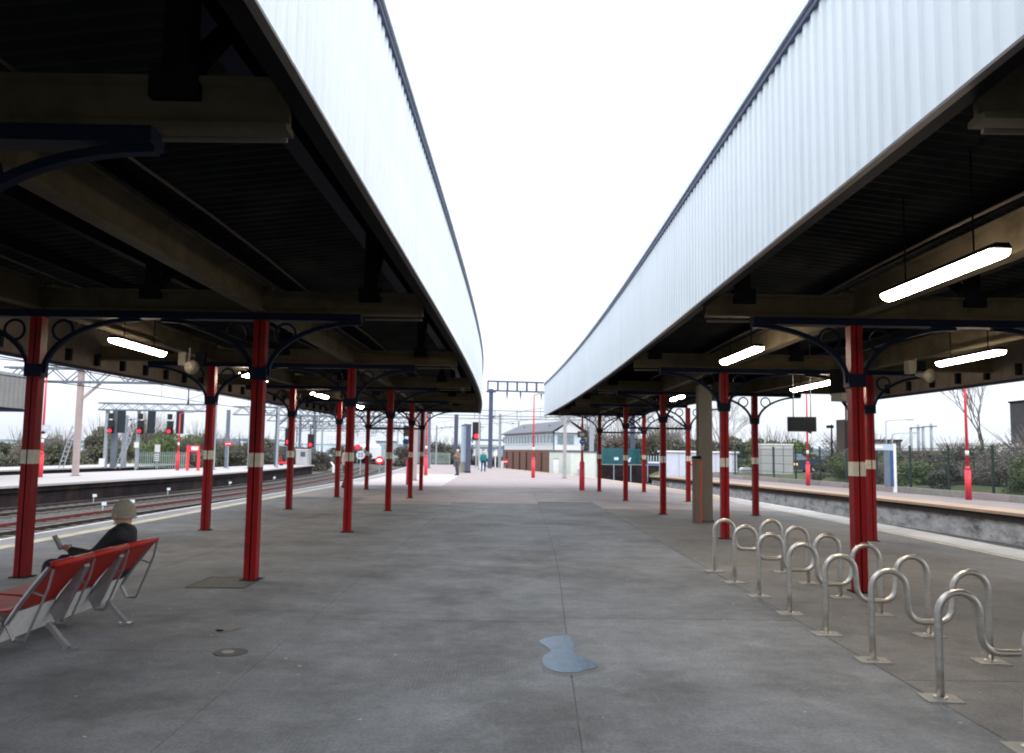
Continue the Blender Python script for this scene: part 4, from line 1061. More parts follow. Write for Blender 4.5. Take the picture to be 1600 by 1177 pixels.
# red platform lamp posts
def lamppost(x, y, label, h=6.2, z0=0.0, sign=None, lantern=True):
    t = thing('lamp_post', label, 'lamp post', (x, y, z0), 'red platform lamp posts')
    MB().cyl((x, y, z0), (x, y, z0 + 1.15), .115, n=12).build('base', 'red_lamp', t, True)
    MB().cyl((x, y, z0 + 1.15), (x, y, z0 + 1.3), .115, .06, 12).build('shoulder', 'red_lamp', t, True)
    MB().cyl((x, y, z0 + 1.3), (x, y, z0 + h), .06, .035, 10).build('shaft', 'red_lamp', t, True)
    MB().cyl((x, y, z0 + 1.72), (x, y, z0 + 1.9), .068, n=10).build('white_band', 'white', t, True)
    if lantern: MB().bar((x, y, z0 + h), (x + .35, y, z0 + h + .1), .05, .05).build('arm', 'red_lamp', t)
    if lantern: MB().cbox((x + .6, y, z0 + h + .12), (.6, .24, .1)).build('lantern', 'galv_light', t)
    if sign == 'box':
        MB().box(x - .22, x + .22, y - .12, y - .07, 2.25, 2.52).build('sign_plate', 'plastic_g', t)
        MB().box(x - .12, x + .08, y - .125, y - .121, 2.32, 2.45).build('sign_print', 'white', t)
        MB().tube([(x, y - .08, 2.08), (x, y - .11, 2.08)], .13, 16).build('sign_disc', 'blue', t)
        MB().box(x - .07, x + .07, y - .114, y - .111, 2.07, 2.10).build('sign_print', 'white', t)
    if sign == 'left':
        MB().box(x, x + .42, y - .1, y - .06, 2.3, 2.6).build('sign_plate', 'lilac', t)
        MB().box(x + .06, x + .3, y - .105, y - .101, 2.42, 2.5).build('sign_print', 'white', t)
        MB().box(x + .0, x + .2, y - .1, y - .05, 1.95, 2.15).build('small_box', 'white', t)
        MB().box(x - .12, x + .12, y - .1, y + .02, 2.2, 2.26).build('dark_clamp', 'dark', t)
    if sign == 'spk':
        MB().tube([(x + .02, y - .05, 2.95), (x + .16, y - .16, 2.93)], [.05, .12], 10).build('loudspeaker', 'black', t, True)
    if sign == 'blue':
        MB().box(x - .28, x + .0, y - .12, y - .07, 2.25, 2.75).build('sign_plate', 'plastic_g', t)
        MB().tube([(x - .16, y - .08, 2.0), (x - .16, y - .11, 2.0)], .14, 16).build('sign_disc', 'blue', t)
lamppost(-23.0, 41.6, 'red lamp post with a small lilac sign, seen right behind the bench-side column', sign='left')
lamppost(-22.46, 57.6, 'red lamp post in front of the palisade beside the red notice frame', 3.9)
lamppost(-4.4, 38.9, 'red lamp post with a round blue sign at the end of the left canopy', sign='blue')
lamppost(-4.99, 53.9, 'red lamp post beyond the left canopy, half hidden behind its last column')
lamppost(1.91, 52.1, 'thin red lamp post in front of the signal box windows', 5.2)
lamppost(3.40, 35.6, 'red post with grey plate and round blue sign at the right canopy end', 3.36, sign='box', lantern=False)
lamppost(16.66, 45.2, 'red lamp post with a black loudspeaker below the hanging screen', sign='spk')
lamppost(18.18, 32.3, 'tall red lamp post at the right, nearest on the opposite platform')

# signals
def sig_head(t, x, y, z, s=1.0, plate=True):
    MB().box(x - .22 * s, x + .22 * s, y, y + .12, z - .1 * s, z + .85 * s).build('backboard', 'black', t)
    MB().box(x - .15 * s, x + .15 * s, y - .14, y, z - .02, z + .42 * s).build('lamp_case', 'black', t)
    l_ = MB().tube([(x, y - .145, z + .1 * s), (x, y - .16, z + .1 * s)], .12 * s, 14).build('red_lens', 'redlens', t)
    MB().box(x - .14 * s, x + .14 * s, y - .34, y - .14, z + .25 * s, z + .28 * s).build('hood', 'black', t)
t = thing('signal_gantry', 'grey lattice signal gantry over the left tracks carrying three red signals', 'gantry', (-28.6, 60, 0))
mb = MB(); lattice(mb, (-29.2, 60, 4.2), (-20.9, 60, 4.2), .48, 14, .04); mb.build('lattice_beam', 'mast', t)
MB().box(-28.72, -28.5, 59.9, 60.1, 0, 4.2).build('leg', 'galv_light', t)
MB().box(-28.35, -28.0, 60.2, 60.5, 0, 4.2).build('leg', 'mast', t)
MB().box(-26.45, -26.25, 59.9, 60.1, 0, 4.2).build('leg', 'galv_light', t)
MB().box(-21.1, -20.85, 59.9, 60.1, 0, 4.7).build('leg', 'galv_light', t)
MB().box(-28.95, -28.55, 59.8, 59.88, .1, .7).build('cabinet', 'white', t)
MB().box(-26.5, -26.2, 59.8, 59.88, 1.5, 1.9).build('cabinet', 'white', t)
for xs0, ys0, xs1, label_ in ((-27.35, 59.3, -26.45, 'ladder'), (-31.2, 59, -30.4, 'ladder')):
    lm = MB(); 
    for d in (-.16, .16): lm.bar((xs0 + d, ys0, 0), (xs1 + d, ys0, 3.0), .06, .05)
    for k in range(9): u = (k + .5) / 9; lm.bar((xs0 - .16 + (xs1 - xs0) * u, ys0, 3.0 * u), (xs0 + .16 + (xs1 - xs0) * u, ys0, 3.0 * u), .05, .05)
    lm.build('ladder', 'galv_light', t)
for i, (x, bx) in enumerate(((-28.1, -27.5), (-26.0, -25.35), (-23.9, -23.3))):
    s = thing('railway_signal', ['leftmost of the three red signals on the lattice signal gantry', 'middle red signal on the lattice signal gantry', 'rightmost red signal on the lattice gantry, behind a red lamp post'][i], 'signal', (x, 59.6, 2.6), 'red signals on the lattice gantry')
    sig_head(s, x, 59.5, 2.6, 1.0)
    MB().box(x - .16, x + .12, 59.4, 59.62, 3.55, 3.95).build('upper_case', 'black', s)
    MB().box(bx - .27, bx + .27, 59.75, 59.85, 2.55, 4.15).build('screen_board', 'screen', s)
def signal_post(x, y, z, label, s=1.0, z0=-.95, hot=False):
    t = thing('railway_signal', label, 'signal', (x, y, z0))
    MB().cyl((x, y + .2, z0), (x, y + .2, z), .08, n=8).build('post', 'galv_light', t)
    sig_head(t, x, y, z, s); return t
signal_post(-22.2, 86, 2.1, 'red signal on a dark board, left of the pair near the white cabinet', 1.9)
signal_post(-20.4, 88, 1.9, 'red signal on a post, right of the pair near the white cabinet', 1.5)
signal_post(-2.72, 84.0, 2.95, 'red signal on a black board between the tall pillar and slate blue mast', 1.9)
# ground red lamps
for (x, y, z, l, s, mt) in ((-12.6, 85, .55, 'bright low red light beside the curving left tracks', .26, 'redlens_hot'), (-24.5, 140, 2.0, 'small red light beyond the speed disc', .3, 'redlens')):
    t = thing('stop_lamp', l, 'stop lamp', (x, y, -.95))
    MB().cyl((x, y, -.95), (x, y, z), .05, n=8).build('post', 'galv_light', t)
    MB().tube([(x, y, z), (x, y - .15, z)], s * 1.6, 16).build('red_disc', 'signred', t)
    MB().sphere((x, y - .2, z), (s, .06, s * .55), 12, 8).build('lens', mt, t, True)
# speed disc
def text_mesh(body, size, loc, mat, parent, rz=0.0, name='lettering'):
    cu = bpy.data.curves.new(name, 'FONT'); cu.body = body; cu.size = size; cu.align_x = 'CENTER'; cu.align_y = 'CENTER'; cu.extrude = .004
    o = bpy.data.objects.new(name + '_t', cu); COL.objects.link(o); bpy.context.view_layer.update()
    me = bpy.data.meshes.new_from_object(o.evaluated_get(bpy.context.evaluated_depsgraph_get())); bpy.data.objects.remove(o)
    me.transform(Matrix.Translation(Vector(loc) - wloc(parent)) @ Matrix.Rotation(rz, 4, 'Z') @ Matrix.Rotation(R(90), 4, 'X'))
    me.materials.clear(); me.materials.append(M[mat])
    c = bpy.data.objects.new(name, me); COL.objects.link(c); c.parent = parent; return c
t = thing('speed_sign', 'round white speed disc with 25 beside the left tracks', 'sign', (-13.2, 77, -.95))
MB().cyl((-13.2, 77.1, -.95), (-13.2, 77.1, 1.1), .05, n=8).build('post', 'galv_light', t)
MB().tube([(-13.2, 77.05, 1.1), (-13.2, 77.0, 1.1)], .40, 28).build('disc', 'lilac', t)
text_mesh('25', .55, (-13.2, 76.985, 1.1), 'mast_blue', t)

# red notice frame
t = thing('notice_frame', 'red two-legged frame with a white notice on the left island', 'notice board', (-21.3, 57.3, 0))
for x in (-21.66, -20.92): MB().box(x - .08, x + .08, 57.2, 57.36, 0, 1.7).build('leg', 'red_lamp', t)
MB().box(-21.74, -20.84, 57.22, 57.34, 1.28, 1.72).build('header', 'red_lamp', t)
MB().box(-21.42, -20.95, 57.19, 57.217, 1.40, 1.64).build('notice', 'white', t)
t = thing('marker_board', 'narrow white board with dark bars at the end of the palisade', 'sign', (-24.6, 60.8, 0))
MB().box(-25.7, -25.55, 61.8, 61.9, 0, 1.2).build('post', 'galv_light', t)
MB().box(-25.82, -25.45, 61.74, 61.8, 1.2, 1.75).build('board', 'white', t)
for k in range(4): MB().box(-25.82, -25.45, 61.7, 61.74, .55 + k * .15, .62 + k * .15).build('bar', 'white', t)
t = thing('route_sign', 'small red and white sign plate on the masts left of centre', 'sign', (-19.8, 62, 0))
MB().box(-20.8, -20.2, 62, 62.04, 1.75, 2.05).build('plate', 'signred', t); MB().box(-20.7, -20.3, 61.99, 61.998, 1.86, 1.94).build('stripe', 'white', t)
MB().cyl((-20.5, 62.1, 0), (-20.5, 62.1, 2.0), .04, n=6).build('post', 'galv_light', t)
t = thing('stop_board', 'round red stop board with a white bar near the signal box', 'sign', (.25, 92, -.9))
MB().cyl((.25, 92.1, -.95), (.25, 92.1, .5), .06, n=8).build('post', 'galv_light', t)
MB().tube([(.25, 92.05, .5), (.25, 92.0, .5)], .36, 20).build('disc', 'signred', t); MB().box(.0, .5, 91.97, 91.99, .44, .56).build('bar', 'white', t)
for nm_, x, y, w_, h_, z0, l, mt in (('relay_cabinet', -.15, 90, .45, 1.0, -.4, 'narrow pale cabinet left of the red stop board', 'white_b'), ('relay_cabinet', 4.35, 68, .42, 1.15, -.1, 'narrow white cabinet at the left end of the cream cabin', 'white'),
                                ('relay_cabinet', -1.9, 76, .5, 1.05, -.1, 'pale cabinet beside the walking person in teal', 'white_b'), ('relay_cabinet', -12.8, 92, .5, .9, -.4, 'small cabinet past the end of the left island', 'galv_light')):
    t = thing(nm_, l, 'cabinet', (x, y, z0)); MB().box(x - w_ / 2, x + w_ / 2, y, y + .4, z0 - .6, z0 + h_).build('casing', mt, t)
    MB().box(x - w_ / 2 - .02, x + w_ / 2 + .02, y - .02, y + .42, z0 + h_, z0 + h_ + .05).build('lid', 'plastic_g', t); MB().box(x - w_ / 2 + .04, x + w_ / 2 - .04, y - .012, y - .002, z0 + .1, z0 + h_ - .08).build('door', mt, t)
t = thing('equipment_cabinet', 'large white lineside cabinet with a dark hatch at the end of the left island', 'cabinet', (-19.6, 82.6, 0))
MB().box(-20.4, -19.3, 82, 83, 0, 1.5).build('casing', 'cab_grey', t); MB().box(-20.46, -19.24, 81.95, 83.05, 1.5, 1.56).build('lid', 'white', t)
MB().box(-19.95, -19.5, 81.96, 81.995, .85, 1.3).build('hatch', 'mast_blue', t); MB().box(-20.32, -19.98, 81.97, 81.995, .1, 1.4).build('door', 'cab_grey', t)
t = thing('parked_trolley', 'low red trolley on the left island behind the slate blue mast', 'trolley', (-20.3, 78, 0))
MB().box(-20.9, -19.9, 77.6, 78.4, .18, .38).build('bed', 'signred', t)
for x in (-20.75, -20.05): MB().cyl((x, 77.62, .12), (x, 78.4, .12), .1, n=10).build('wheel', 'tyre', t)
MB().tube([(-20.85, 77.7, .38), (-20.85, 77.7, .85), (-20.85, 78.3, .85), (-20.85, 78.3, .38)], .03, 6).build('handle', 'signred', t)
t = thing('bent_white_post', 'bent white post at the ramp past the left island', 'post', (-17.6, 90, -.9))
MB().tube([(-17.9, 88, -.9), (-17.9, 88, -.1), (-18.2, 88, .25)], [.12, .12, .09], 8).build('post_tube', 'white', t)
MB().cyl((-17.9, 88, -.95), (-17.9, 88, -.88), .2, n=8).build('footing', 'pad', t)

# pillar (tall information pillar) with pale face
t = thing('tall_pillar', 'tall dark pillar with a pale blue side panel beyond the canopies', 'pillar', (-2.85, 62, 0))
MB().box(-2.78, -2.42, 61.8, 62.3, 0, 3.62).build('casing', 'mast_blue', t)
MB().box(-3.17, -2.80, 62.3, 62.42, .78, 3.55).build('pale_panel', 'paleblue', t)
MB().box(-3.22, -2.79, 62.1, 62.5, 0, .76).build('plinth', 'pad', t)
MB().box(-2.80, -2.40, 61.76, 62.32, .001, .1).build('foot', 'dark', t)
MB().prism([(-3.17, 3.55), (-2.80, 3.55), (-2.80, 3.68)], 'y', 62.2, 62.42).build('sloping_top', 'mast', t)
t = thing('small_sign_post', 'small white notice on a thin post beside the slate blue mast', 'sign', (-.75, 80.5, 0))
MB().cyl((-.75, 82, -.9), (-.75, 82, 1.35), .05, n=6).build('post', 'white', t); MB().box(-.93, -.57, 81.9, 81.94, 1.2, 1.65).build('plate', 'white', t)

# ------------------------------------------------------------------ signal box
SB = thing('signal_box', 'two-storey signal box with grey slate roof, white windows and brown brick base', 'building', (3.5, 88, -.95))
# front wall runs from (0.0,100) to (5.6,82); gable end from there to (7.6,84)
A = Vector((.15, 100, 0)); B = Vector((5.15, 83.0, 0)); dd = (B - A).normalized(); nn = Vector((dd.y, -dd.x, 0))     # nn points to +x side?
if nn.x < 0: nn = -nn
C_ = B + nn * 3.1; D_ = A + nn * 3.1
def quadwall(nm, p, q, z0, z1, mat, th=.15, par=SB, outw=0.0):
    d = (q - p).normalized(); o = Vector((d.y, -d.x, 0));
    if o.dot(nn) > 0 and nm != 'x': pass
    a = p - nn * outw if outw else p; b2 = q - nn * outw if outw else q
    return MB().prism([(a.x, a.y), (b2.x, b2.y), (b2.x + nn.x * th, b2.y + nn.y * th), (a.x + nn.x * th, a.y + nn.y * th)], 'z', z0, z1).build(nm, mat, par)
quadwall('brick_wall', A, B, -1, 1.85, 'brick', 3.1)
quadwall('white_band', A, B, 1.852, 2.35, 'white', 3.1, SB)
quadwall('upper_wall', A, B, 2.352, 3.75, 'white_b', 3.1)
L_ = (B - A).length
for k in range(7):
    p = A + dd * (L_ * (k + .5) / 7 - .25); quadwall('brick_pier', p, p + dd * .28, -1, 1.6, 'pier', .1, SB, .1)
for k in range(16):
    p = A + dd * (.35 + k * (L_ - .5) / 16)
    w_ = quadwall('window', p, p + dd * ((L_ - .5) / 16 - .06), 2.42, 3.5, 'white', .05, SB, .05)
    MB().prism([((p + dd * .1 - nn * .06).x, (p + dd * .1 - nn * .06).y), ((p + dd * .86 - nn * .06).x, (p + dd * .9 - nn * .06).y), ((p + dd * .9 - nn * .052).x, (p + dd * .9 - nn * .052).y), ((p + dd * .1 - nn * .052).x, (p + dd * .1 - nn * .052).y)], 'z', 2.56, 3.34).build('pane', 'glass', w_)
# gable end windows
for k in (.1, 1.1):
    p = B + dd * .03 + nn * (k + .2); q = p + nn * .75
    MB().prism([(p.x, p.y), (q.x, q.y), (q.x + dd.x * .03, q.y + dd.y * .03), (p.x + dd.x * .03, p.y + dd.y * .03)], 'z', 2.45, 3.35).build('window', 'glass', SB)
# roof: gable at B end, hipped at far
rA, rB = A - nn * .35 - dd * .2, B - nn * .35 + dd * .35
rC, rD = C_ + nn * .35 + dd * .35, D_ + nn * .35 - dd * .2
R1, R2 = (A + D_) / 2 + dd * 2.2, (B + C_) / 2 + dd * .35
z1, z2 = 3.72, 4.85
def V3(v, z): return (v.x, v.y, z)
MB().add([V3(rA, z1), V3(rB, z1), V3(rC, z1), V3(rD, z1), V3(R1, z2), V3(R2, z2), V3(rA, z1 - .12), V3(rB, z1 - .12), V3(rC, z1 - .12), V3(rD, z1 - .12)],
         [(0, 1, 5, 4), (2, 3, 4, 5), (3, 0, 4), (6, 9, 8, 7), (0, 6, 7, 1), (2, 8, 9, 3), (3, 9, 6, 0)]).build('roof', 'slate', SB)
gA, gC = B + dd * .02, C_ + dd * .02; gm = (gA + gC) / 2
gb = MB(); gb.add([V3(gA, 3.6), V3(gC, 3.6), V3(gm, 4.75), V3(gA + dd * .1, 3.6), V3(gC + dd * .1, 3.6), V3(gm + dd * .1, 4.75)], [(0, 2, 1), (3, 4, 5), (0, 1, 4, 3), (1, 2, 5, 4), (2, 0, 3, 5)]); gb.build('gable', 'white', SB)
for u in (.3, .5, .78):
    p = A.lerp(B, u) + nn * 1.0; MB().box(p.x - .25, p.x + .25, p.y - .3, p.y + .3, 4.2, 4.45).build('roof_vent', 'dark', SB)
MB().cyl(V3(B - nn * .08, 1.9), V3(B - nn * .08, 3.7), .07, n=6).build('downpipe', 'mast', SB)

# cream cabin
t = thing('cream_cabin', 'pale cream flat-roofed cabin below the signal box', 'cabin', (5.4, 63, 0))
poly = [(4.05, 72.5), (5.45, 66.5), (7.35, 66.0), (8.2, 72.5)]
MB().prism(poly, 'z', -.75, 1.62).build('wall', 'cream_cab', t)
MB().prism([(p[0] + (p[0] - 6.2) * .03, p[1] + (p[1] - 69) * .02) for p in poly], 'z', 1.622, 1.74).build('roof', 'mast', t)
MB().box(5.5, 7.32, 65.93, 66.0, -.95, -.5).build('plinth', 'mast', t)
MB().box(5.95, 6.35, 65.95, 66.04, -.35, .3).build('hatch', 'cab_grey', t)
# teal container + wall + grass edge
t = thing('teal_container', 'dark teal container with faint white markings behind the right canopy end', 'container', (10.5, 76, 0))
MB().box(9.1, 12.4, 75, 77.4, .6, 2.05).build('shell', 'teal', t)
for k in range(11): MB().box(9.2 + k * .3, 9.3 + k * .3, 74.95, 75.0, .65, 2.0).build('rib', 'teal', t)
MB().box(10.05, 10.45, 74.93, 74.948, 1.0, 1.25).build('marking', 'white_b', t); MB().prism([(11.25, .85), (11.5, .85), (11.6, 1.25), (11.45, 1.25)], 'y', 74.93, 74.948).build('marking', 'white_b', t)
t = thing('retaining_wall', 'dark grey-green retaining wall below the teal container', 'wall', (11, 74, -.9))
MB().box(8.3, 14.5, 73.6, 73.9, -1, .55).build('wall_face', 'face', t); MB().bar((8.3, 73.55, .62), (14.5, 73.55, .62), .05, .05).build('handrail', 'galv_light', t)
for k in range(5): MB().box(8.3 + k * 1.5, 8.38 + k * 1.5, 73.5, 73.58, -.9, .62).build('handrail_post', 'galv_light', t)
t = thing('blue_trolley', 'small dark blue wagon with white rails right of the teal container', 'wagon', (13.2, 75, 0))
MB().box(13.1, 14.2, 75, 77, .45, .95).build('body', 'blue_d', t); MB().box(13.1, 14.2, 74.97, 74.998, .75, .9).build('stripe', 'white', t)
for k in range(5): MB().box(13.12 + k * .25, 13.18 + k * .25, 75, 75.05, .95, 1.45).build('rail', 'white_b', t)
# lilac shed
t = thing('lilac_shed', 'long pale lilac shed with grey door and red notices behind the right platform', 'shed', (15, 64, 0))
MB().box(12.65, 18.1, 64, 67, -.3, 1.75).build('wall', 'lilac', t); MB().box(12.5, 18.25, 63.85, 67.1, 1.752, 1.87).build('roof', 'white', t)
MB().box(14.15, 14.9, 63.95, 63.997, -.1, 1.45).build('door', 'cab_grey', t)
for x in (14.3, 15.2): MB().box(x, x + .32, 63.9, 63.948 if x < 15 else 63.997, .78, 1.2).build('notice', 'signred', t); MB().box(x + .04, x + .28, 63.88, 63.897, .92, 1.02).build('notice_text', 'white', t)
MB().box(12.6, 18.1, 63.93, 63.997, -.3, -.08).build('plinth', 'dark', t)
for k in (1, 2, 3, 4, 5): MB().box(12.65 + k * .95, 12.68 + k * .95, 63.97, 63.997, -.05, 1.7).build('panel_joint', 'cab_grey', t)
t = thing('grit_bin', 'low white bin with rounded lid at the right end of the lilac shed', 'bin', (17.8, 60, 0))
MB().box(17.3, 18.05, 60, 60.6, .15, .55).build('body', 'cab_grey', t); MB().prism([(17.27, .55), (18.08, .55), (17.95, .72), (17.4, .72)], 'y', 59.97, 60.63).build('lid', 'white', t)
# grey kiosk
t = thing('grey_kiosk', 'plain grey steel kiosk behind the mesh fence beside the parked car', 'kiosk', (19.3, 58, .4))
MB().box(18.15, 20.35, 58, 59.6, .3, 2.35).build('wall', 'cab_grey', t); MB().box(18.1, 20.4, 57.95, 59.65, 2.352, 2.42).build('roof', 'white', t)
for x in (18.9, 19.65): MB().box(x, x + .03, 57.97, 57.997, .4, 2.3).build('panel_joint', 'mast', t)
# parked car
t = thing('parked_car', 'dark blue hatchback with a lit amber lamp beside the grey kiosk', 'car', (23, 66, .45))
side = [(20.9, .55), (20.85, .95), (21.1, 1.15), (21.6, 1.25), (22.1, 1.72), (22.6, 1.85), (23.6, 1.83), (24.3, 1.4), (25.0, 1.22), (25.3, 1.0), (25.32, .6), (25.0, .5), (21.1, .5)]
MB().prism(side, 'y', 65.2, 66.9).build('body', 'carblue', t)
MB().prism([(21.75, 1.27), (22.2, 1.70), (22.85, 1.78), (22.85, 1.27)], 'y', 65.16, 65.196).build('window', 'glass', t)
MB().prism([(22.95, 1.27), (22.95, 1.78), (23.5, 1.76), (24.1, 1.32)], 'y', 65.16, 65.196).build('window', 'glass', t)
MB().add([(23.68, 65.3, 1.81), (24.33, 65.3, 1.40), (24.33, 66.8, 1.40), (23.68, 66.8, 1.81)], [(0, 1, 2, 3)]).build('windscreen', 'glass', t)
for x in (21.7, 24.5):
    for yy in (65.1, 66.8):
        wh = MB().cyl((x, yy, .62), (x, yy + .2, .62), .31, n=18).build('wheel', 'tyre', t); MB().cyl((x, yy - .012, .62), (x, yy, .62), .18, n=12).build('rim', 'galv', wh)
MB().box(22.95, 23.2, 65.15, 65.19, .88, 1.02).build('side_lamp', 'amber', t); MB().box(25.2, 25.34, 65.3, 65.6, .9, 1.02).build('headlight', 'galv_light', t)
# street lights
def street(x, y, h, arm, label, mat='galv_light', z0=.3):
    t = thing('street_light', label, 'street light', (x, y, z0))
    MB().cyl((x, y, z0), (x, y, h), .09, .06, 8).build('pole', mat, t, True)
    if arm:
        MB().tube([(x, y, h), (x + arm * .3, y, h + .12), (x + arm, y, h + .2)], .04, 6).build('arm', mat, t, True)
        MB().cbox((x + arm + .25, y, h + .2), (.6, .25, .1)).build('lantern', mat, t)
    else:
        MB().cbox((x - .12, y, h), (.5, .22, .22)).build('lantern', 'dark', t); MB().cyl((x, y, h), (x, y, h + .18), .05, n=6).build('cap', 'dark', t)
    return t
street(39.5, 85, 5.3, 2.3, 'taller street light with a long arm right of the double column')
street(42.5, 90, 4.1, 2.4, 'lower street light with a long arm right of the double column')
street(25.5, 64, 3.9, 0, 'black street lamp between the parked car and the double column', 'dark')
# station sign frame
t = thing('station_sign', 'blue and white station sign frame on a white post on the opposite platform', 'sign', (17.9, 37.8, 0))
MB().box(17.84, 17.96, 37.7, 37.84, 0, 2.22).build('post', 'white', t); MB().box(16.24, 16.36, 37.7, 37.84, 0, 2.22).build('post', 'white', t)
MB().box(16.365, 17.835, 37.72, 37.8, 1.92, 2.2).build('header', 'paleblue', t); MB().box(16.7, 17.35, 37.70, 37.717, 2.0, 2.12).build('header_print', 'white', t)
MB().box(17.70, 17.835, 37.73, 37.8, .28, 1.9).build('blue_strip', 'blue_d', t); MB().box(17.42, 17.698, 37.74, 37.8, .28, 1.9).build('panel', 'mast', t)

# ------------------------------------------------------------------ far buildings
def building(label, name, x0, x1, y, z0, z1, mat, roof=None, win=0, flat=True, d=8, winmat='glass'):
    t = thing(name, label, 'building', ((x0 + x1) / 2, y, z0))
    MB().box(x0, x1, y, y + d, z0 - 1, z1).build('wall', mat, t)
    if flat: MB().box(x0 - .2, x1 + .2, y - .2, y + d + .2, z1 + .002, z1 + .3).build('roof', roof or 'mast', t)
    else: MB().prism([(y - .4, z1), (y + d + .4, z1), (y + d / 2, z1 + 2.4)], 'x', x0 - .3, x1 + .3).build('roof', roof or 'slate', t)
    for k in range(win):
        w_ = (x1 - x0) / win; MB().box(x0 + w_ * (k + .25), x0 + w_ * (k + .75), y - .06, y - .003, z1 - 1.6, z1 - .6).build('window', winmat, t)
    return t
building('flat brown building with dark roof left of the white flues', 'flat_building', 55.5, 60.3, 125, 0, 4.0, 'tower', 'dark', 4)
t = building('long low red-brown block behind the right fence', 'low_block', 52, 57, 100, 0, 2.2, 'lowbrick', 'lowbrick', 5)
building('long pale low roofline behind the scrub at far right', 'warehouse', 57, 63.5, 100, 0, 3.2, 'house', 'cab_grey', 4)
building('grey brick tower block at the right edge', 'tower_block', 92.6, 100, 142, 0, 11.8, 'tower', 'dark', 3)
t = thing('flue_stacks', 'row of four slim white flues joined by dark bars', 'flues', (61, 120, 0))
for x, z in ((59.4, 6.0), (60.5, 6.4), (61.2, 6.1), (62.4, 6.6)): MB().cyl((x, 120, 1), (x, 120, z), .22, .2, 12).build('flue', 'galv_light', t, True)
for a, b_, z in ((59.2, 60.9, 5.9), (61.0, 63.1, 6.1)): MB().bar((a, 119.7, z), (b_, 119.7, z + .1), .15, .15).build('tie_bar', 'mast_blue', t)
building('small brick house with a dark roof between the right columns', 'brick_house', 24.5, 28.5, 130, 0, 2.6, 'brick', 'slate', 2, False)
building('long blue-white warehouse roof beyond the left tracks', 'warehouse', -52, -33, 165, 0, 2.6, 'white_b', 'white_b', 0)
building('pale blue corrugated building at the far left edge', 'blue_shed', -58, -51, 95, 0, 1.6, 'white_b', 'paleblue', 3)
t = building('grey block above the distant palisade on the bend', 'grey_block', -29, -25.2, 190, 1.0, 3.4, 'paleblue', 'mast', 3)
building('long pale building far beyond the platform end', 'pale_building', -10, -1.5, 190, 0, 3.0, 'house', 'paleblue', 7)
t = thing('elevated_pipes', 'stack of long blue-white beams behind the signal and slate blue mast', 'beams', (1, 130, 0))
for k in range(4): MB().box(-6.0, 4.5, 130 + k * .3, 130.3 + k * .3, 2.0 + k * .62, 2.3 + k * .62).build('beam', 'white_b' if k % 2 else 'mast', t)
for x in (-5, 0, 4): MB().box(x, x + .2, 131.5, 131.7, -1, 4.1).build('support', 'mast', t)
# grey corrugated canopy at the far left (far platform)
t = thing('far_canopy', 'grey corrugated canopy of the farther left platform, at the left edge', 'canopy', (-26, 42, 3))
mb = MB(); y = 24.0; i = 0; vs = []; pts_ = []
while y < 42: pts_.append((y, (0, 0, .06, .06)[i % 4])); y += (.18, .05, .12, .05)[i % 4]; i += 1
fx = lambda y: -24.2 + (y - 42) * -.02
for y, d in pts_: vs += [(fx(y) + d, y, 3.4), (fx(y) + d, y, 5.0)]
mb.add(vs, [(2 * i, 2 * i + 1, 2 * i + 3, 2 * i + 2) for i in range(len(pts_) - 1)]); mb.build('side_cladding', 'plastic_g', t)
mb = MB(); vs = []; x = -30.5; i = 0; pp = []
while x < -24.25: pp.append((x, (0, 0, .06, .06)[i % 4])); x += (.18, .05, .12, .05)[i % 4]; i += 1
for x, d in pp: vs += [(x, 42 - d, 3.4), (x, 42 - d, 5.0)]
mb.add(vs, [(2 * i, 2 * i + 1, 2 * i + 3, 2 * i + 2) for i in range(len(pp) - 1)]); mb.build('end_cladding', 'plastic_g', t)
MB().box(-30.6, -24.15, 24, 42.06, 5.0, 5.12).build('roof', 'galv_light', t); MB().box(-30.6, -24.15, 24, 42.06, 3.25, 3.39).build('bottom_edge', 'navy', t)
for yy in (28, 34, 40): MB().box(-27.3, -27.0, yy, yy + .3, 0, 3.25).build('column', 'red', t)
# far train
t = thing('train', 'white-fronted train far off on the left tracks behind the columns', 'train', (-26, 150, -.9))
tx = -26.6
MB().prism([(tx - 1.35, -.1), (tx + 1.35, -.1), (tx + 1.35, 2.1), (tx + .9, 2.7), (tx - .9, 2.7), (tx - 1.35, 2.1)], 'y', 150, 172).build('body', 'white', t)
MB().box(tx - 1.1, tx + 1.1, 149.95, 149.997, 1.2, 2.1).build('windscreen', 'black', t); MB().box(tx - 1.35, tx + 1.35, 149.96, 149.997, .0, .45).build('skirt', 'blue_d', t)
for s in (-1, 1): MB().sphere((tx + s * .9, 149.95, .75), .17, 10, 6).build('headlight', 'headlamp', t, True)
for k in range(3): MB().box(tx - 1.2, tx + 1.2, 151 + k * 7, 153 + k * 7, -.74, -.1).build('bogie', 'black', t)

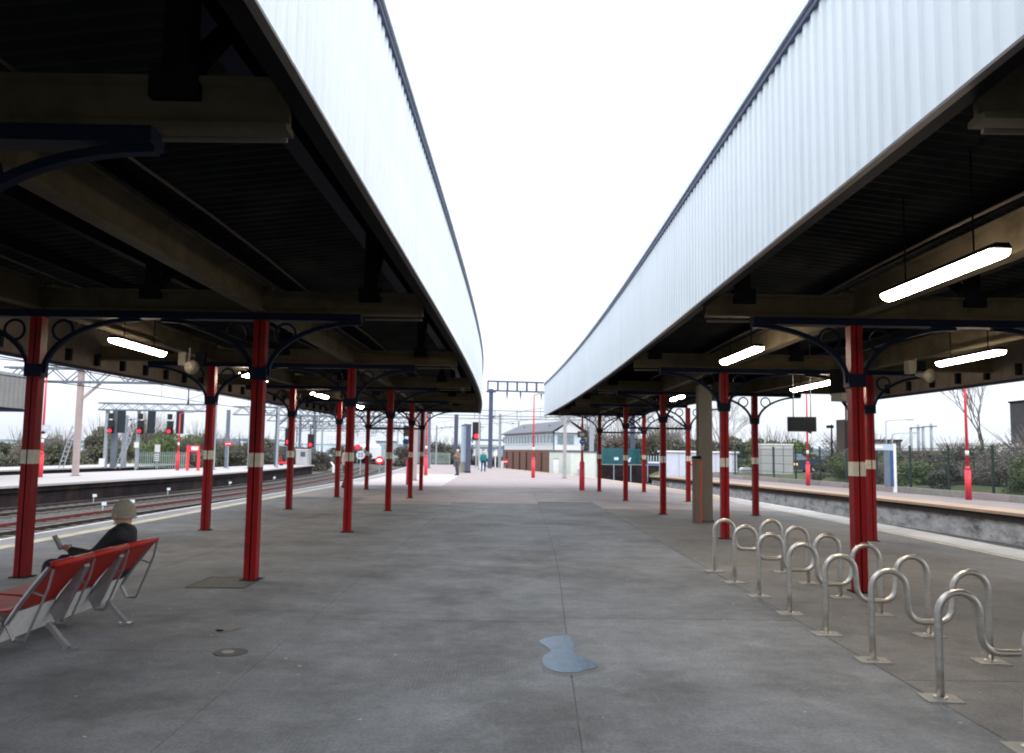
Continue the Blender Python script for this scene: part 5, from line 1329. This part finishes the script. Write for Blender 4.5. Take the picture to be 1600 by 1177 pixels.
# ------------------------------------------------------------------ vegetation
def leaf_cloud(n, rx, ry, h, sz, seed, clumps=14):
    rd = random.Random(seed); mb = MB(); vs = []; fs = []
    cl = []
    for _ in range(clumps):
        a = rd.uniform(0, 2 * PI); q = rd.random() ** .5
        cl.append((rx * .75 * q * math.cos(a), ry * .75 * q * math.sin(a), h * rd.uniform(.12, .82) * (1 - .35 * q), rd.uniform(.28, .55)))
    for i in range(n):
        c = cl[rd.randrange(clumps)]
        d = Vector((rd.gauss(0, 1), rd.gauss(0, 1), rd.gauss(0, 1))).normalized() * rd.uniform(.55, 1.05) * c[3]
        p = Vector((c[0] + d.x * rx * .75, c[1] + d.y * ry * .75, max(.02, c[2] + d.z * h * .42)))
        u = Vector((rd.gauss(0, 1), rd.gauss(0, 1), rd.gauss(0, 1))).normalized(); v = u.cross(Vector((rd.gauss(0, 1), rd.gauss(0, 1), .3))).normalized()
        s = sz * rd.uniform(.6, 1.4); b0 = len(vs)
        vs += [p - u * s, p + v * s * .5, p + u * s, p - v * s * .5]; fs.append((b0, b0 + 1, b0 + 2, b0 + 3))
    mb.add(vs, fs); return mb
def twigs(n, rx, ry, h, r, seed):
    rd = random.Random(seed); mb = MB()
    for i in range(n):
        a = rd.uniform(0, 2 * PI); b_ = Vector((rx * .25 * math.cos(a) * rd.random(), ry * .25 * math.sin(a) * rd.random(), 0))
        e = Vector((rx * .95 * math.cos(a) * rd.random(), ry * .95 * math.sin(a) * rd.random(), h * rd.uniform(.6, 1.08)))
        mid = b_.lerp(e, .5) + Vector((rd.uniform(-.2, .2), rd.uniform(-.2, .2), .1 * h))
        mb.tube([b_, mid, e], [r, r * .6, r * .2], 3)
    return mb
protos = {}
for k, (mt, n, s) in {'o': ('leaf', 8500, .09), 'g': ('leaf_g', 9000, .085), 'b': ('leaf_b', 4200, .07), 'd': ('leaf_d', 9500, .085)}.items():
    for v in (0, 1):
        f_ = leaf_cloud(n, 2.2, 1.8, 3.0, s, hash(k) % 7 + v * 31 + ord(k)).build('foliage', mt)
        g_ = twigs(60 if k != 'b' else 130, 2.1, 1.7, 3.0, .035, v + ord(k)).build('stems', 'twig' if k == 'b' else 'bark')
        protos[k + str(v)] = (f_.data, g_.data); bpy.data.objects.remove(f_); bpy.data.objects.remove(g_)
def bush(k, x, y, z, sx, sy, sz, label, group):
    t = thing('bush', label, 'bush', (x, y, z), group); fd_, gd_ = protos[k]
    for nm_, me in (('foliage', fd_), ('stems', gd_)):
        o = bpy.data.objects.new(nm_, me); COL.objects.link(o); o.parent = t
    t.scale = (sx, sy, sz); t.rotation_euler = (0, 0, random.uniform(-.6, .6)); return t
kindn = {'o': 'olive-grey', 'g': 'fresh green', 'b': 'brown half-bare', 'd': 'dark'}
# left bank: a row from x=-62..-24 at y 78..100
rowL = [('b', -58, 88, 1.3, 1.35), ('o', -54, 84, 1.3, 1.45), ('o', -49.5, 86, 1.4, 1.4), ('b', -46, 82, 1.3, 1.35), ('o', -42.5, 80, 1.3, 1.2), ('b', -40, 84, 1.2, 1.5), ('o', -37.5, 78, 1.3, 1.75), ('b', -35.5, 82, 1.1, 2.1),
        ('g', -33, 80, 1.2, 1.85), ('g', -30.5, 84, 1.3, 1.7), ('o', -29.5, 79, 1.1, 1.35), ('o', -27.5, 88, 1.2, 1.35), ('b', -31, 90, 1.3, 1.4), ('d', -24.5, 95, 1.2, 1.0), ('d', -22, 98, 1.3, .95), ('o', -34, 99, 1.6, 1.5), ('o', -45, 95, 1.7, 1.5), ('b', -52, 97, 1.8, 1.5)]
FRONTS = [(-56, 'behind the pale blue corrugated shed'), (-52, 'right of the pale blue corrugated shed'), (-48, 'seen behind the first outer left column'), (-44.5, 'behind the nearest left island lamp post'), (-41, 'behind the faded pink mast'),
          (-38.5, 'just right of the faded pink mast'), (-36.5, 'below the left leg of the signal gantry'), (-34.4, 'behind the leftmost red signal'), (-32, 'behind the middle red signal'), (-30, 'behind the palisade of the left island'),
          (-28.6, 'behind the rightmost gantry signal'), (-26, 'right of the red notice frame'), (-23, 'behind the white lineside cabinet'), (0, 'behind the twin red signals')]
SIZE = lambda h: 'low' if h < 1.1 else 'middling' if h < 1.42 else 'tall'
for i, (k, x, y, s, h) in enumerate(rowL):
    fr_ = [n_ for q, n_ in FRONTS if x < q][0]
    bush(k + str(i % 2), x, y, -1.0, s, s, h, '%s %s bush %s, %s' % (SIZE(h), kindn[k], fr_, 'in the back row' if y > 90 else 'on the bank'), 'bushes on the bank behind the left island')
# right: scrub right behind the mesh fence
PLC = ['at the right picture edge', 'just inside the right picture edge', 'right of the nearest coral lamp post', 'beside the nearest coral lamp post', 'left of the nearest coral lamp post', 'under the white flues', 'right of the station sign', 'inside the station sign frame',
       'left of the station sign', 'just right of the double column', 'hidden by the double column', 'left of the double column', 'below the black street lamp', 'between street lamp and coral post', 'beside the coral post under the screen', 'in front of the parked car', 'by the grey kiosk', 'left of the grey kiosk']
n = 0
for y in frange(20, 49, 2.6):
    n += 1; k = random.choice('oobbgd') if y < 44 else random.choice('obg')
    bush(k + str(n % 2), OR(y) + 6.6 + random.uniform(0, .8), y, .0, random.uniform(.7, 1.0), random.uniform(.6, .9), random.uniform(.42, .74) if y > 24 else .85,
         '%s scrub clump %s behind the right mesh fence' % (kindn[k], PLC[n - 1]), 'scrub behind the mesh fence')
RPL = ['right of the bare tree at far right', 'nearest the right picture edge behind the fence', 'rising below the tower block', 'in front of the long pale roofline', 'in front of the low red-brown block', 'below the white flues', 'below the street lights', 'just right of the parked car',
       'behind the parked car', 'right behind the parked car roof', 'behind the grey kiosk', 'behind the lilac shed, right part', 'far right of the black street lamp', 'behind the street lights by the flat brown building', 'behind the lilac shed, left part',
       'behind the blue wagon', 'behind the teal container', 'between slate mast and lilac shed', 'under the bare tree right of the slate mast']
rowR = [('d', 24.2, 33.5, 1.3, 1.05), ('d', 22.6, 29, 1.2, 1.15), ('o', 27, 30.5, 1.3, 1.5), ('b', 25, 38, 1.4, 1.0), ('b', 28, 42, 1.5, 1.0), ('d', 26, 47, 1.4, .85), ('o', 29, 52, 1.5, .9), ('g', 22.5, 49, 1.0, .85),
        ('g', 24.5, 76, 1.6, 1.35), ('g', 27.5, 78, 1.5, 1.25), ('o', 21, 78, 1.5, 1.3), ('o', 18.3, 80, 1.6, 1.4), ('b', 31, 74, 1.7, 1.2), ('b', 34.5, 76, 1.7, 1.15), ('o', 15.2, 84, 1.5, 1.4),
        ('b', 12.5, 90, 1.6, 1.6), ('b', 9.5, 92, 1.6, 1.7), ('d', 14.0, 88, 1.5, 1.3), ('b', 17.5, 90, 1.6, 1.7)]
for i, (k, x, y, s, h) in enumerate(rowR):
    bush(k + str(i % 2), x, y, .1, s, s, h, '%s bush %s' % (kindn[k], RPL[i]), 'bushes beyond the right fence')
TPL = ['just right of the tall pillar', 'behind the teal-coated person', 'right of the tall slate blue mast', 'left of the standing man', 'above the end palisade', 'between end palisade and tall pillar', 'behind the bent white post', 'behind the round speed disc', 'in front of the blue-white warehouse', 'beside the far train']
# low hedge bank right of the pillar and dark trees on the bend
for i, (k, x, y, s, h) in enumerate([('d', -4.5, 112, 1.5, .8), ('d', -1, 113, 1.5, .8), ('d', 2.0, 110, 1.3, .8), ('d', -14, 128, 1.8, 1.5), ('d', -10.5, 125, 1.8, 1.6), ('o', -7.5, 130, 1.8, 1.6), ('d', -36, 118, 1.8, 1.4), ('d', -31, 125, 1.8, 1.2), ('o', -40, 140, 2.6, 1.7), ('d', -28, 150, 2.2, 1.4)]):
    bush(k + str(i % 2), x, y, -1.0, s, s, h, '%s thicket %s' % (kindn[k], TPL[i]), 'thickets beyond the platform ends')

def bare_tree(x, y, z, h, seed, label, leaf=None, spread=1.0):
    rd = random.Random(seed); t = thing('bare_tree', label, 'tree', (x, y, z), 'bare trees'); tr, cr = MB(), MB()
    def rec(p, d, L, r, lv):
        e = p + d * L; mid = p.lerp(e, .5) + Vector((rd.uniform(-1, 1), rd.uniform(-1, 1), 0)) * L * .06
        (tr if lv < 2 else cr).tube([p, mid, e], [r, r * .85, r * .7], 5 if lv < 2 else 3)
        if lv >= 6: return
        for k in range(3 if lv < 5 else 2):
            ax = Vector((rd.gauss(0, 1), rd.gauss(0, 1), rd.gauss(0, .4))).normalized()
            nd = (d + ax * rd.uniform(.35, .75) * spread + Vector((0, 0, .12))).normalized()
            rec(e if k else mid.lerp(e, .6), nd, L * rd.uniform(.62, .84), r * .62, lv + 1)
    rec(Vector((x, y, z)), Vector((rd.uniform(-.05, .05), 0, 1)), h * .27, h * .011, 0)
    tr.build('trunk', 'bark', t); cr.build('crown', 'twig', t); return t
bare_tree(35.0, 60, .3, 9.5, 3, 'tall bare tree against the sky left of the tower block', spread=.7)
bare_tree(14.5, 96, -.9, 10, 5, 'bare tree seen between the last two right columns')
bare_tree(18.6, 94, -.9, 9, 8, 'bare tree right of the slate mast under the right canopy')
bare_tree(9.6, 98, -.9, 10.5, 11, 'bare tree rising behind the signal box gable')
bare_tree(24, 90, .2, 8.5, 14, 'bare tree just left of the bracket rings column')
bare_tree(-35.5, 84, -.9, 6.2, 21, 'small bare tree above the bank behind the three signals')
bare_tree(12.2, 104, -.9, 10.5, 31, 'bare tree farthest back behind the right canopy end')

# distant wooded hills
def ridge(x0, x1, y, hf, seed, mat='hill', name='hills'):
    mb = MB(); xs = frange(x0, x1, 6); vs = []
    for x in xs:
        hh = hf * (.55 + .45 * noise.noise(Vector((x * .011, seed, 0)))) + 1.2 * noise.noise(Vector((x * .09, seed, 5))) + .5 * noise.noise(Vector((x * .35, seed, 9)))
        vs += [(x, y, -1.2), (x, y + 6, hh), (x, y + 80, hh * .6)]
    mb.add(vs, [(3 * i + k, 3 * i + k + 1, 3 * i + 4 + k, 3 * i + 3 + k) for i in range(len(xs) - 1) for k in range(2)]); return mb.build(name, mat, kind='structure')
ridge(-700, 0, 420, 8.5, 3); ridge(-60, 700, 460, 6.5, 8); ridge(-900, 900, 900, 13, 14)

print('objects', len(bpy.data.objects), 'tris', sum(len(p.vertices) - 2 for m_ in bpy.data.meshes for p in m_.polygons))
